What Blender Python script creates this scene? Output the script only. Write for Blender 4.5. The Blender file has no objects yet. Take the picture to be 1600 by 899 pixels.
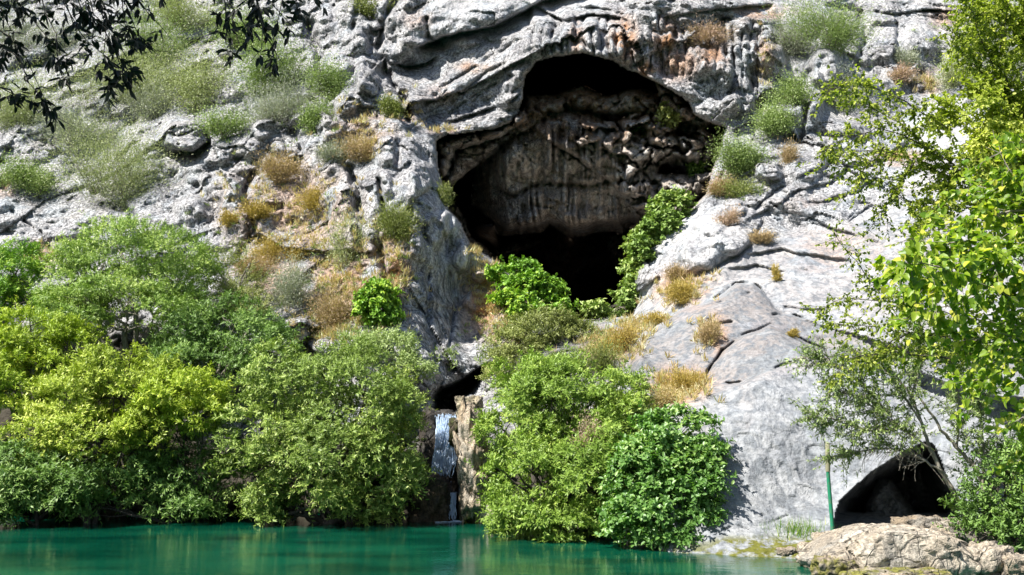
import bpy, math, random
import numpy as np
from mathutils import Vector

# ------------------------------------------------------------------ camera, sky, sun, exposure
scene = bpy.context.scene
COL = scene.collection
CAM_H, PITCH, FPX = 3.0, math.radians(7.0), 1716.0      # camera 3 m above the water, tilted up 7 degrees
cam = bpy.data.cameras.new('camera'); camo = bpy.data.objects.new('camera', cam); COL.objects.link(camo)
cam.sensor_width = 36.0; cam.lens = FPX / 1600.0 * 36.0
cam.clip_start = 0.1; cam.clip_end = 1000
camo.location = (0, 0, CAM_H); camo.rotation_euler = (math.pi / 2 + PITCH, 0, 0)
scene.camera = camo
SUN_EL, SUN_AZ = math.radians(53), math.radians(60)      # azimuth: to the left of straight behind the camera
to_sun = Vector((-math.sin(SUN_AZ) * math.cos(SUN_EL), -math.cos(SUN_AZ) * math.cos(SUN_EL), math.sin(SUN_EL)))
world = bpy.data.worlds.new('World'); scene.world = world; world.use_nodes = True
wn = world.node_tree; bg = wn.nodes['Background']
sky = wn.nodes.new('ShaderNodeTexSky'); sky.sky_type = 'NISHITA'; sky.sun_disc = False
sky.sun_elevation = SUN_EL; sky.sun_rotation = math.atan2(to_sun.x, to_sun.y)
wn.links.new(sky.outputs[0], bg.inputs[0]); bg.inputs[1].default_value = 0.072
sl = bpy.data.lights.new('sun', 'SUN'); sl.energy = 5.0; sl.angle = math.radians(0.5); sl.color = (1.0, 0.965, 0.90)
so = bpy.data.objects.new('sun', sl); COL.objects.link(so); so.location = (0, 0, 60)
so.rotation_euler = to_sun.to_track_quat('Z', 'Y').to_euler()
vs = scene.view_settings
vs.view_transform = 'Standard'; vs.look = 'None'; vs.exposure = 1.12; vs.gamma = 1.0; vs.use_curve_mapping = False
scene.render.engine = 'CYCLES'
cy = scene.cycles
cy.max_bounces = 6; cy.diffuse_bounces = 4; cy.glossy_bounces = 2; cy.transmission_bounces = 4; cy.transparent_max_bounces = 8
cy.use_denoising = True; cy.caustics_reflective = False; cy.caustics_refractive = False

# ------------------------------------------------------------------ pixel -> world
CP, SP = math.cos(PITCH), math.sin(PITCH)
def P(u, v, Y):
    """point of the world at distance Y in front of the camera seen at photo pixel (u, v); works on arrays"""
    u = np.asarray(u, float); v = np.asarray(v, float); Y = np.asarray(Y, float)
    a = (u - 800) / FPX; b = (449.5 - v) / FPX
    yy = CP - SP * b; zz = SP + CP * b
    k = Y / yy
    return np.stack([a * k, Y + 0 * k, CAM_H + zz * k], -1)
def proj(p):
    x, y, z = p[..., 0], p[..., 1], p[..., 2] - CAM_H
    d = y * CP + z * SP; return 800 + FPX * x / d, 449.5 - FPX * (z * CP - y * SP) / d
def pxm(Y): return Y / FPX                                # metres per photo pixel at distance Y

# ------------------------------------------------------------------ noise (numpy)
def hsh(ix, iy, iz=0, seed=0):
    h = (np.asarray(ix).astype(np.int64) * 374761393 + np.asarray(iy).astype(np.int64) * 668265263
         + np.asarray(iz).astype(np.int64) * 2147483647 + seed * 974634777) & 0xffffffff
    h = ((h ^ (h >> 13)) * 1274126177) & 0xffffffff
    h = ((h ^ (h >> 15)) * 2246822519) & 0xffffffff
    h = h ^ (h >> 14)
    return (h & 0xffffff) / float(0x1000000)
def vn3(x, y, z, seed=0):
    xi, yi, zi = np.floor(x), np.floor(y), np.floor(z)
    fx, fy, fz = x - xi, y - yi, z - zi
    fx = fx * fx * (3 - 2 * fx); fy = fy * fy * (3 - 2 * fy); fz = fz * fz * (3 - 2 * fz)
    r = 0
    for dx in (0, 1):
        for dy in (0, 1):
            for dz in (0, 1):
                w = (fx if dx else 1 - fx) * (fy if dy else 1 - fy) * (fz if dz else 1 - fz)
                r = r + w * hsh(xi + dx, yi + dy, zi + dz, seed)
    return r * 2 - 1
def vn2(x, y, seed=0):
    xi, yi = np.floor(x), np.floor(y)
    fx, fy = x - xi, y - yi
    fx = fx * fx * (3 - 2 * fx); fy = fy * fy * (3 - 2 * fy)
    return ((hsh(xi, yi, 0, seed) * (1 - fx) + hsh(xi + 1, yi, 0, seed) * fx) * (1 - fy)
            + (hsh(xi, yi + 1, 0, seed) * (1 - fx) + hsh(xi + 1, yi + 1, 0, seed) * fx) * fy) * 2 - 1
def fbm2(x, y, o=4, seed=0, g=0.5):
    r = 0; a = 1; t = 0
    for i in range(o):
        r = r + a * vn2(x * 2 ** i + 13.7 * i, y * 2 ** i - 7.1 * i, seed + i); t += a; a *= g
    return r / t
def fbm3(x, y, z, o=4, seed=0, g=0.5):
    r = 0; a = 1; t = 0
    for i in range(o):
        r = r + a * vn3(x * 2 ** i + 13.7 * i, y * 2 ** i - 7.1 * i, z * 2 ** i + 3.3 * i, seed + i); t += a; a *= g
    return r / t
def facets2(x, y, seed=0, tilt=1.0):
    """broken-rock relief: every cell is a tilted plane; returns relief and distance to the joint"""
    xi, yi = np.floor(x), np.floor(y)
    f1 = np.full(x.shape, 9.0); f2 = np.full(x.shape, 9.0); val = np.zeros(x.shape)
    for dx in (-1, 0, 1):
        for dy in (-1, 0, 1):
            cx, cy_ = xi + dx, yi + dy
            px = cx + hsh(cx, cy_, 1, seed); py = cy_ + hsh(cx, cy_, 2, seed)
            d = np.hypot(x - px, y - py)
            h = (hsh(cx, cy_, 3, seed) - .5) + tilt * ((hsh(cx, cy_, 4, seed) - .5) * (x - px) + (hsh(cx, cy_, 5, seed) - .5) * (y - py)) * 2
            near = d < f1
            f2 = np.where(near, f1, np.minimum(f2, d)); val = np.where(near, h, val); f1 = np.where(near, d, f1)
    return val, f2 - f1
def blocks2(x, y, seed=0, tilt=.8, bev=1.5):
    """fractured rock: the upper envelope of tilted flat-topped blocks with planar broken sides (continuous, sharp edges)"""
    xi, yi = np.floor(x), np.floor(y); out = np.full(x.shape, -9.0)
    for dx in (-1, 0, 1):
        for dy in (-1, 0, 1):
            cx, cy_ = xi + dx, yi + dy
            p = x - cx - .15 - .7 * hsh(cx, cy_, 1, seed); q = y - cy_ - .15 - .7 * hsh(cx, cy_, 2, seed)
            an = hsh(cx, cy_, 3, seed) * 3.1416; c, s_ = np.cos(an), np.sin(an)
            a = np.abs(p * c + q * s_) * (.8 + .5 * hsh(cx, cy_, 8, seed)); b = np.abs(-p * s_ + q * c) * (.8 + .5 * hsh(cx, cy_, 9, seed))
            rr = np.maximum(np.maximum(a, b), .72 * (a + b))
            v = .7 * hsh(cx, cy_, 4, seed) + tilt * ((hsh(cx, cy_, 5, seed) - .5) * p + (hsh(cx, cy_, 6, seed) - .5) * q) * 2 + np.minimum(0, bev * (.42 - rr))
            out = np.maximum(out, v)
    return out - .35
def facets3(x, y, z, seed=0, tilt=1.0):
    xi, yi, zi = np.floor(x), np.floor(y), np.floor(z)
    f1 = np.full(x.shape, 9.0); f2 = np.full(x.shape, 9.0); val = np.zeros(x.shape)
    for dx in (-1, 0, 1):
        for dy in (-1, 0, 1):
            for dz in (-1, 0, 1):
                a, b, c = xi + dx, yi + dy, zi + dz
                px = a + hsh(a, b, c, seed); py = b + hsh(a, b, c, seed + 1); pz = c + hsh(a, b, c, seed + 2)
                d = np.sqrt((x - px) ** 2 + (y - py) ** 2 + (z - pz) ** 2)
                h = (hsh(a, b, c, seed + 3) - .5) + tilt * ((hsh(a, b, c, seed + 4) - .5) * (x - px) + (hsh(a, b, c, seed + 5) - .5) * (y - py) + (hsh(a, b, c, seed + 6) - .5) * (z - pz)) * 2
                near = d < f1
                f2 = np.where(near, f1, np.minimum(f2, d)); val = np.where(near, h, val); f1 = np.where(near, d, f1)
    return val, f2 - f1
def sstep(a, b, x):
    t = np.clip((x - a) / (b - a), 0, 1); return t * t * (3 - 2 * t)

# ------------------------------------------------------------------ object helpers
def tag(o, label=None, cat=None, group=None, kind=None):
    if label: o['label'] = label
    if cat: o['category'] = cat
    if group: o['group'] = group
    if kind: o['kind'] = kind
    return o
def empty(name, loc, label, cat, group=None):
    o = bpy.data.objects.new(name, None); COL.objects.link(o); o.location = [float(c) for c in loc]; o.empty_display_size = .3
    return tag(o, label, cat, group)
def mesh(name, V, F, mat, parent=None, attrs=None, smooth=False):
    """V (n,3) world coordinates, F (m,k) int array or list of such arrays; one mesh object"""
    V = np.asarray(V, float)
    if parent is not None:
        V = V - np.array(parent.location)[None, :]
    Fs = [F] if isinstance(F, np.ndarray) else F
    me = bpy.data.meshes.new(name)
    me.vertices.add(len(V)); me.vertices.foreach_set('co', V.astype(np.float32).ravel())
    idx = np.concatenate([f.ravel() for f in Fs]).astype(np.int32)
    tot = np.concatenate([np.full(len(f), f.shape[1], np.int32) for f in Fs])
    me.loops.add(len(idx)); me.loops.foreach_set('vertex_index', idx)
    me.polygons.add(len(tot)); me.polygons.foreach_set('loop_start', np.concatenate([[0], np.cumsum(tot)[:-1]]).astype(np.int32))
    me.polygons.foreach_set('loop_total', tot)
    if smooth: me.polygons.foreach_set('use_smooth', np.ones(len(tot), bool))
    for k, a in (attrs or {}).items():
        at = me.attributes.new(k, 'FLOAT', 'POINT'); at.data.foreach_set('value', np.asarray(a, np.float32))
    me.update(calc_edges=True)
    if mat is not None: me.materials.append(mat)
    o = bpy.data.objects.new(name, me); COL.objects.link(o)
    if parent is not None: o.parent = parent
    return o

# ------------------------------------------------------------------ material helpers
class NT:
    def __init__(s, name):
        s.m = bpy.data.materials.new(name); s.m.use_nodes = True; s.t = s.m.node_tree
        s.b = s.t.nodes['Principled BSDF']; s.out = s.t.nodes['Material Output']
    def n(s, typ, **kw):
        x = s.t.nodes.new('ShaderNode' + typ)
        for k, v in kw.items():
            if k.startswith('i_'):
                x.inputs[k[2:].replace('_', ' ')].default_value = v
            else: setattr(x, k, v)
        return x
    def l(s, a, b): s.t.links.new(a, b)
    def attr(s, name): return s.n('Attribute', attribute_name=name).outputs['Fac']
    def coord(s, scale=(1, 1, 1)):
        g = s.n('NewGeometry'); m = s.n('Mapping'); s.l(g.outputs['Position'], m.inputs['Vector']); m.inputs['Scale'].default_value = scale
        return m.outputs[0]
    def noise(s, vec, scale, detail=5, rough=.55, dist=0):
        x = s.n('TexNoise'); s.l(vec, x.inputs['Vector']); x.inputs['Scale'].default_value = scale
        x.inputs['Detail'].default_value = detail; x.inputs['Roughness'].default_value = rough; x.inputs['Distortion'].default_value = dist
        return x.outputs['Fac']
    def rng(s, x, a, b, c=0, d=1):
        m = s.n('MapRange'); s.l(x, m.inputs[0]); m.inputs[1].default_value = a; m.inputs[2].default_value = b
        m.inputs[3].default_value = c; m.inputs[4].default_value = d; return m.outputs[0]
    def math(s, op, a, b):
        m = s.n('Math', operation=op)
        for i, q in enumerate((a, b)):
            if isinstance(q, (int, float)): m.inputs[i].default_value = q
            else: s.l(q, m.inputs[i])
        m.use_clamp = False
        return m.outputs[0]
    def mix(s, f, a, b, mode='MIX'):
        m = s.n('MixRGB', blend_type=mode)
        for i, q in enumerate((f, a, b)):
            if isinstance(q, (int, float)): m.inputs[i].default_value = q
            elif isinstance(q, tuple): m.inputs[i].default_value = (*q, 1) if len(q) == 3 else q
            else: s.l(q, m.inputs[i])
        return m.outputs[0]
    def bump(s, h, strength, dist, prev=None):
        b = s.n('Bump'); s.l(h, b.inputs['Height']); b.inputs['Strength'].default_value = strength; b.inputs['Distance'].default_value = dist
        if prev is not None: s.l(prev, b.inputs['Normal'])
        return b.outputs[0]

def rock_mat(name, light=(.60, .615, .63), mid=(.34, .37, .405), cream=(.60, .57, .51), orange=(.52, .26, .11), dark=(.065, .072, .085), moss=(.13, .13, .02), fine=1.0, crack=.35, slabc=(.215, .225, .235)):
    N = NT(name); c = N.coord()
    big = N.noise(c, .35, 4, .6); med = N.noise(c, 1.7, 4, .65, .4); fin = N.noise(c, 9 * fine, 4, .7)
    col = N.mix(N.rng(med, .38, .60), mid, light)
    col = N.mix(N.rng(big, .54, .70, 0, .35), col, cream)
    col = N.mix(N.math('MULTIPLY', N.attr('slab'), N.rng(N.noise(N.coord((1.5, 1.5, .5)), 1.1, 4, .6), .35, .65, 1.0, .78)), col, slabc)
    streak = N.noise(N.coord((3.2, 3.2, .28)), 1.2, 5, .65, .3)                       # runs of seepage down the face
    pt = N.noise(c, .55, 5, .62, .6)
    col = N.mix(N.rng(pt, .54, .64, 0, .62), col, (light[0] * .46, light[1] * .485, light[2] * .53))    # grey weathered patches
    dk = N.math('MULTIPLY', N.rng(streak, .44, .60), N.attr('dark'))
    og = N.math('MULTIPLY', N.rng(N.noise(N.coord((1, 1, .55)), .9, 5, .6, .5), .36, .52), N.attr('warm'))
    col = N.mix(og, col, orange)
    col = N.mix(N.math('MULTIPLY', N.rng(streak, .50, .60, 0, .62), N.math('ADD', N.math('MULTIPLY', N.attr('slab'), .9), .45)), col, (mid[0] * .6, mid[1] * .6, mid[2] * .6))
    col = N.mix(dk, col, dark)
    col = N.mix(N.math('MULTIPLY', N.rng(N.noise(c, 4, 4, .6), .40, .55), N.attr('moss')), col, moss)
    col = N.mix(N.math('MULTIPLY', N.rng(fin, .36, .60, .75, 0), N.math('ADD', N.attr('rough'), .45)), col, (.22, .22, .22), 'MULTIPLY')         # pitted limestone
    col = N.mix(N.attr('base_shade'), col, (.045, .038, .026))  # near-black shade painted over the rock colour
    # hairline joints
    w = N.n('TexVoronoi', feature='DISTANCE_TO_EDGE'); wv = N.n('MixRGB', blend_type='ADD'); wv.inputs[0].default_value = .5
    wn_ = N.n('TexNoise'); N.l(c, wn_.inputs['Vector']); wn_.inputs['Scale'].default_value = 1.3; wn_.inputs['Detail'].default_value = 3
    N.l(N.coord((1, 1, .6)), wv.inputs[1]); N.l(wn_.outputs['Color'], wv.inputs[2]); N.l(wv.outputs[0], w.inputs['Vector']); w.inputs['Scale'].default_value = .75
    ck = N.math('MULTIPLY', N.rng(w.outputs['Distance'], 0, .022, 1, 0), N.attr('rough'))
    ck = N.math('MULTIPLY', ck, N.rng(big, .42, .58))
    col = N.mix(N.math('MULTIPLY', ck, crack * 1.6), col, (.05, .045, .04))
    w2 = N.n('TexVoronoi', feature='DISTANCE_TO_EDGE'); N.l(wv.outputs[0], w2.inputs['Vector']); w2.inputs['Scale'].default_value = 2.3
    c2 = N.math('MULTIPLY', N.math('MULTIPLY', N.rng(w2.outputs['Distance'], 0, .035, 1, 0), N.attr('rough')), N.rng(med, .45, .55))
    col = N.mix(N.math('MULTIPLY', c2, crack * 1.5), col, (.07, .065, .06))
    N.l(col, N.b.inputs['Base Color']); N.b.inputs['Roughness'].default_value = .9; N.b.inputs['Specular IOR Level'].default_value = .25
    h = N.math('ADD', N.math('MULTIPLY', med, .5), N.math('MULTIPLY', fin, .22))
    h = N.math('SUBTRACT', h, N.math('MULTIPLY', N.math('ADD', ck, c2), .20))
    vb = N.n('TexVoronoi', feature='F1'); N.l(wv.outputs[0], vb.inputs['Vector']); vb.inputs['Scale'].default_value = 4.5
    h = N.math('ADD', h, N.math('MULTIPLY', N.math('MULTIPLY', vb.outputs['Distance'], N.attr('rough')), .45))
    N.l(N.bump(h, 1.0, .22), N.b.inputs['Normal'])
    return N.m
# ------------------------------------------------------------------ the cliff: depth of the rock along each line of sight,
# from hand-measured distances, then broken up by joints, beds, steps, cracks; one sheet of true 3-D rock
def axis(a, b, step, lo, hi):
    core = list(np.arange(a, b + .1, step)); s = step; left = []; x = a
    while x > lo: s *= 1.12; x -= s; left.append(x)
    s = step; right = []; x = b
    while x < hi: s *= 1.12; x += s; right.append(x)
    return np.array(left[::-1] + core + right)
US = axis(-40, 1640, 2.1, -700, 2300); VS = axis(-30, 930, 2.0, -420, 1010)
U, V = np.meshgrid(US, VS)
nv, nu = U.shape

def tps(pts, U, V, lam=1e-3):
    p = np.array(pts, float); x = p[:, :2] / 400.; n = len(p)
    def k(r2): return np.where(r2 > 0, .5 * r2 * np.log(np.maximum(r2, 1e-12)), 0)
    r2 = ((x[:, None] - x[None]) ** 2).sum(-1)
    A = np.zeros((n + 3, n + 3)); A[:n, :n] = k(r2) + lam * np.eye(n); A[:n, n] = 1; A[:n, n + 1:] = x; A[n, :n] = 1; A[n + 1:, :n] = x.T
    w = np.linalg.solve(A, np.concatenate([p[:, 2], [0, 0, 0]]))
    uu, vv = U / 400., V / 400.
    r = w[n] + w[n + 1] * uu + w[n + 2] * vv
    for i in range(n): r = r + w[i] * k((uu - x[i, 0]) ** 2 + (vv - x[i, 1]) ** 2)
    return r
def seg_dist(U, V, pts, closed=False):
    """unsigned distance in photo px to a polyline and signed side of the nearest segment (+ = right of travel = below when going right)"""
    best = np.full(U.shape, 1e9); side = np.zeros(U.shape); n = len(pts)
    for i in range(n if closed else n - 1):
        (x0, y0), (x1, y1) = pts[i], pts[(i + 1) % n]
        dx, dy = x1 - x0, y1 - y0; L2 = dx * dx + dy * dy + 1e-9
        t = np.clip(((U - x0) * dx + (V - y0) * dy) / L2, 0, 1)
        d = np.hypot(U - x0 - t * dx, V - y0 - t * dy)
        s = dx * (V - y0) - dy * (U - x0)
        near = d < best; best = np.where(near, d, best); side = np.where(near, np.sign(s), side)
    return best, side
def sdf(U, V, poly):
    """signed distance to a polygon, positive inside"""
    d, _ = seg_dist(U, V, poly, True); ins = np.zeros(U.shape, bool); n = len(poly)
    for i in range(n):
        (x0, y0), (x1, y1) = poly[i], poly[(i + 1) % n]
        if y0 == y1: continue
        c = ((y0 > V) != (y1 > V)) & (U < (x1 - x0) * (V - y0) / (y1 - y0) + x0)
        ins ^= c
    return np.where(ins, d, -d)
def blob(u, v, ru, rv, p=1.0): return np.exp(-(((U - u) / ru) ** 2 + ((V - v) / rv) ** 2) * p)

MAIN = [(-700,-420,92),(-700,200,66),(-700,700,46),(-700,1010,37),(-300,0,72),(-300,500,50),(-300,900,37),
 (0,0,66),(0,150,59),(0,300,52),(0,450,46),(0,600,42),(0,830,37),(0,1000,35),
 (130,80,61),(130,250,54),(130,350,49.5),
 (250,0,64),(250,120,58),(290,190,54),(250,300,50),(250,450,45),(250,600,41),(250,830,37),
 (400,-300,80),(450,0,60),(450,100,56),(450,200,51.5),(450,350,47),(450,500,42.5),(450,650,39),(450,830,36.5),(450,1000,34.5),
 (560,0,57.5),(560,100,54),(560,200,49.5),(580,350,45),(590,480,41.5),(600,600,38.5),(640,720,37),(640,830,36.2),
 (620,120,54),(620,200,48.6),(660,300,45.5),(650,400,43),(645,500,41.2),(650,570,40),
 (690,400,45.2),(730,450,46.5),(720,520,44.3),(750,560,43.5),(700,590,41.6),
 (600,-100,63),(640,0,57),(700,-300,76),(700,0,56),(700,100,54),(700,190,51.2),(690,280,47.5),
 (820,-60,58),(820,60,52.4),(820,130,51.2),(830,20,54),(950,0,54),(950,80,50.6),(1050,60,52.2),(1050,125,50.6),(1000,-300,76),
 (1150,0,54.5),(1150,100,51.8),(1130,185,49.4),(1220,60,53),(1190,170,50.2),(1200,240,47.3),(1120,260,47.3),(1130,300,45.6),
 (1300,0,58),(1300,-200,70),(1270,130,51.5),(1300,90,52.5),(1330,180,50),(1250,250,46.6),(1420,30,57),(1420,150,52),(1420,260,47),(1500,0,58.5),
 (1100,340,44.2),(1050,380,43.6),(1040,440,42.2),(1180,330,43.6),(1300,330,43.2),(1300,260,46.2),(1200,400,41.3),(1300,420,40),(1450,330,42),(1600,0,62),(1600,200,49),(1600,330,42),(1900,0,62),(1900,400,38),(2300,-420,85),(2300,300,46),(2300,900,24),
 (1110,440,40.4),(1230,450,39),(1350,500,36),(1500,450,38),(1600,500,35),
 (780,480,45),(870,495,45),(950,495,43.5),(1000,485,42.4),(740,410,45.6),(800,430,46.5),(900,500,44),
 (820,560,41),(900,560,39),(960,530,40),(1000,550,38),(1050,600,35.2),(850,650,36),(950,650,34.5),(800,720,34.5),(780,830,34),(900,800,32),(1000,720,31.8),(1020,840,30),
 (1060,700,31.8),(1100,590,34.8),(1160,520,36.4),(1100,500,38),(1280,480,37.5),(1280,540,35.4),(1200,600,33.2),(1350,570,33),(1200,700,31),(1200,800,29.6),(1180,850,28.2),(1350,640,31),(1300,800,29.2),(1450,680,29.4),(1540,720,27.8),(1600,650,28.5),(1600,800,26.5),(1400,850,26),(1500,850,25.6),(1500,900,23.2),(1300,880,26),(1300,1000,22),(1600,1000,20),(1900,1000,17),(1000,1000,27),(800,1000,31),(1600,880,23.8),(1450,830,27)]
D = tps(MAIN, U, V)

wu = 9 * fbm2(U / 38, V / 38, 4, 5); wv_ = 9 * fbm2(U / 38, V / 38, 4, 25)        # natural wobble of outlines
UW, VW = U + wu, V + wv_
uw2, vw2 = U + .45 * wu, V + .45 * wv_

# region weights
right_rock = sstep(-25, 25, sdf(U, V, [(1040,330),(1110,320),(1190,255),(1260,215),(1420,180),(2400,150),(2400,1100),(900,1100),(900,520),(985,470)]))
slab_zone = sstep(-12, 12, sdf(U, V, [(860,560),(960,500),(1040,440),(1200,375),(1420,330),(2400,300),(2400,1100),(860,1100)]))
ROUGH = 1 - .45 * right_rock - .40 * slab_zone
ROUGH = np.clip(ROUGH + .1 * blob(1200, 300, 120, 60), .1, 1)
ROUGH *= 1 - .38 * sstep(0, 30, sdf(U, V, [(600,60),(700,20),(830,60),(820,150),(690,190),(620,140)]))
LEFTNESS = sstep(720, 600, U)

def groove(pts, w, depth, wob=.7):
    global D
    depth = depth * sstep(-.9, .15, fbm2(U / 14, V / 14, 2, 203)); w = w * (.75 + .5 * sstep(-.4, .4, vn2(U / 9, V / 9, 204)))
    a, b = U + wob * wu, V + wob * wv_
    d, _ = seg_dist(a, b, pts); D = D + depth * np.exp(-(d / w) ** 2)
def step(pts, amt, decay, ends=25, wob=.45):
    """an overhanging lip: rock below (right of travel) is set back by amt, recovering over decay px"""
    global D
    a, b = U + wob * wu, V + wob * wv_
    d, s = seg_dist(a, b, pts)
    e = np.minimum(np.hypot(U - pts[0][0], V - pts[0][1]), np.hypot(U - pts[-1][0], V - pts[-1][1]))
    k = sstep(0, ends, e) * (s > 0) * np.exp(-np.maximum(d - 1, 0) / decay) * sstep(0, 2.5, d)
    # trim to the span of the line
    xs = [p[0] for p in pts]; ys = [p[1] for p in pts]
    k = k * sstep(-decay * 1.5, 0, np.minimum(a - min(xs), max(xs) - a) + (0 if abs(xs[-1] - xs[0]) > abs(ys[-1] - ys[0]) * .5 else 99))
    D = D + amt * k
def plate(poly, lift, soft=3, tilt=(0, 0), wob=.45):
    """a slab standing lift metres proud of the rock behind"""
    global D
    s = sdf(U + wob * wu, V + wob * wv_, poly)
    k = sstep(-soft, soft, s); k = k * (1 - .35 * sstep(18, 0, s))
    D = D - lift * k + k * sstep(-soft, soft, s) * (tilt[0] * (np.clip(U, 985, 1600) - 1150) + tilt[1] * (np.clip(V, 440, 860) - 560)) / 100.
def boss(u, v, ru, rv, h, wob=.8):
    """a rounded block of rock"""
    global D
    q = hsh(int(u), int(v), 5) * 1.2 - .6; ca, sa = math.cos(q), math.sin(q)
    x = (U + wob * wu - u) / ru; y = (V + wob * wv_ - v) / rv
    a = np.abs(x * ca + y * sa); b = np.abs(-x * sa + y * ca)
    r = .55 * np.maximum(a, b) + .25 * (a + b) + .25 * np.hypot(a, b)
    D = D - h * np.clip((1 - r) * 2.4, 0, 1) * (.75 + .30 * (x * (hsh(int(u), int(v), 6) - .5) * 2 + y * (hsh(int(u), int(v), 7) - .7) * 2)) * (r < 1)

# --- great blocks and lips of the upper cliff
step([(640,80),(690,60),(720,48),(770,42),(800,28),(850,2),(900,-15),(960,-25)], 2.6, 26)
step([(600,95),(640,102),(665,98),(690,85)], 1.5, 14)
plate([(560,-60),(700,-80),(900,-60),(850,0),(790,30),(760,42),(690,58),(655,75),(610,60),(590,20)], .8)
boss(645, 80, 34, 24, 1.1); boss(725, 66, 24, 10, .6)
plate([(700,58),(748,44),(752,66),(722,76),(700,72)], .5)
groove([(668,30),(672,60),(690,75)], 4, .8)
groove([(625,-20),(600,40),(590,80),(612,125),(628,150),(640,190)], 6, 1.8)            # gully beside the smooth slabs
groove([(560,0),(585,40),(575,90),(600,130)], 7, 1.2)
for a in ([(640,205),(700,165),(760,110),(790,98)], [(675,150),(720,118),(760,92),(800,70)], [(700,178),(760,140),(800,118)], [(650,170),(700,140)], [(740,160),(775,135),(822,112)]):
    groove(a, 2.6, .45, .8)
step([(690,190),(740,178),(790,160),(815,140)], .7, 12)
# blocks over the lip
for i, (a, b, c, d_, h) in enumerate([(845,30,22,30,1.2),(885,45,16,36,1.0),(925,52,22,30,1.2),(965,62,18,34,1.1),(1005,70,24,36,1.0),(1045,80,18,40,1.1),(1085,100,26,30,1.3),(1120,118,30,34,1.4),(1160,150,24,34,1.2),(1100,60,26,18,.9),(1150,40,22,16,1.0),(1165,75,34,14,.9),(1175,95,30,18,.8),(1200,60,20,20,.8),(1195,130,20,28,1.0),(1140,165,20,24,1.0),(860,75,14,20,.7),(905,80,14,14,.6),(940,88,14,12,.6)]):
    boss(a, b, c, d_, h)
step([(1030,25),(1080,18),(1140,10),(1215,8)], 1.2, 14)
step([(830,8),(880,30),(930,20),(990,30)], 1.0, 14)
for x0 in range(835, 1190, 13):                                                          # flutes and drip curtains over the mouth
    groove([(x0, 20 + 30 * hsh(x0, 1)), (x0 + 8 * hsh(x0, 2) - 4, 70 + (x0 - 835) * .22)], 2.6, .55, .8)

# --- left cliff
boss(285, 212, 44, 34, 2.6, .4); step([(262,232),(300,236),(330,214)], 1.6, 12)
boss(225, 225, 34, 36, 1.0); boss(345, 290, 38, 28, 1.4); boss(310, 270, 28, 20, .9); boss(365, 330, 30, 40, 1.0); boss(300, 330, 34, 34, .8)
boss(410, 205, 22, 18, 1.0); boss(430, 230, 20, 14, .8)
for i, (a, b, c, d_, h) in enumerate([(560,70,22,30,1.2),(530,100,26,24,1.0),(545,20,26,24,.9),(575,120,24,40,1.5),(585,90,20,18,1.0),(520,200,20,26,.9),(600,230,26,34,1.1),(640,240,24,26,.9),(660,275,24,30,1.0),(640,290,20,40,.8),(520,290,46,56,.8),(540,350,30,60,.9),(480,250,22,30,.7),(600,290,20,30,.9),(660,330,22,30,.8),(680,360,16,34,.9),(650,380,14,30,.8),(500,20,26,20,.9),(545,160,24,24,1.1)]):
    boss(a, b, c, d_, h)
groove([(540,250),(560,300),(556,360),(570,400)], 6, 1.3); groove([(592,280),(598,330),(590,380),(604,430)], 7, 1.4)
groove([(395,270),(380,310),(396,360),(372,400)], 6, 1.0); groove([(440,180),(470,230),(468,280)], 7, .9)
groove([(150,300),(200,330),(230,380),(250,420)], 6, 1.2); groove([(20,330),(60,360),(80,400),(60,430)], 3, .6)
groove([(480,40),(500,90),(490,140),(520,180)], 6, 1.1); groove([(560,0),(550,60)], 4, .8)
step([(560,135),(580,150),(600,140)], .8, 10)
# --- the buttress beside the mouth
groove([(705,330),(700,400),(716,470),(700,540)], 3, .5); groove([(672,420),(668,500),(680,560)], 4, .5)
boss(700, 350, 12, 26, .9); boss(722, 400, 14, 30, .9); boss(752, 432, 16, 16, 1.2); boss(745, 470, 22, 30, .8); boss(780, 500, 22, 30, .8)
boss(775, 460, 14, 14, .8)

# --- right-hand rock and slabs
boss(1290, 105, 30, 44, 2.6, .3); boss(1272, 150, 20, 50, 1.4, .3)
groove([(1266,110),(1262,160),(1250,220)], 4, 1.0, .3)
boss(1210, 95, 26, 30, 1.6); boss(1255, 260, 40, 26, .9); boss(1200, 265, 26, 20, 1.6); boss(1335, 130, 24, 20, .8)
groove([(1345,20),(1352,60),(1340,100)], 5, 1.2); boss(1385, 70, 30, 34, 1.2); boss(1380, 25, 34, 14, .8); boss(1440, 60, 34, 34, 1.2); boss(1440, 115, 24, 36, .9); boss(1400, 120, 26, 30, .7); boss(1500, 110, 34, 34, 1.0); boss(1290, 230, 26, 18, .7); boss(1340, 205, 30, 16, .7)
groove([(1400,40),(1408,90),(1402,130)], 3, .7)
step([(1350,12),(1400,20),(1450,14),(1500,18)], .9, 10)
boss(1110, 350, 30, 22, 1.1); boss(1145, 375, 40, 28, .8); boss(1095, 395, 40, 40, .9); boss(1150, 325, 18, 16, .7)
groove([(1330,232),(1290,262),(1250,276),(1215,296),(1180,330)], 2.6, .5); groove([(1205,322),(1240,336),(1275,345),(1300,358)], 2.4, .45)
groove([(1420,225),(1380,250),(1330,262)], 3, .45); groove([(1260,215),(1290,235),(1310,250)], 2, .4)
groove([(1370,280),(1340,300),(1300,310)], 2.5, .4)
groove([(1190,352),(1160,400),(1120,420),(1060,440)], 3.5, .5)
step([(1060,468),(1110,450),(1165,437),(1210,432),(1260,440)], -.5, 20)
plate([(985,1050),(985,560),(988,545),(1005,520),(1030,503),(1080,480),(1120,466),(1150,447),(1175,446),(1195,460),(1210,480),(1225,490),(1400,540),(2400,560),(2400,1050)], 1.15, 2, (.95, .1))
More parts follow.
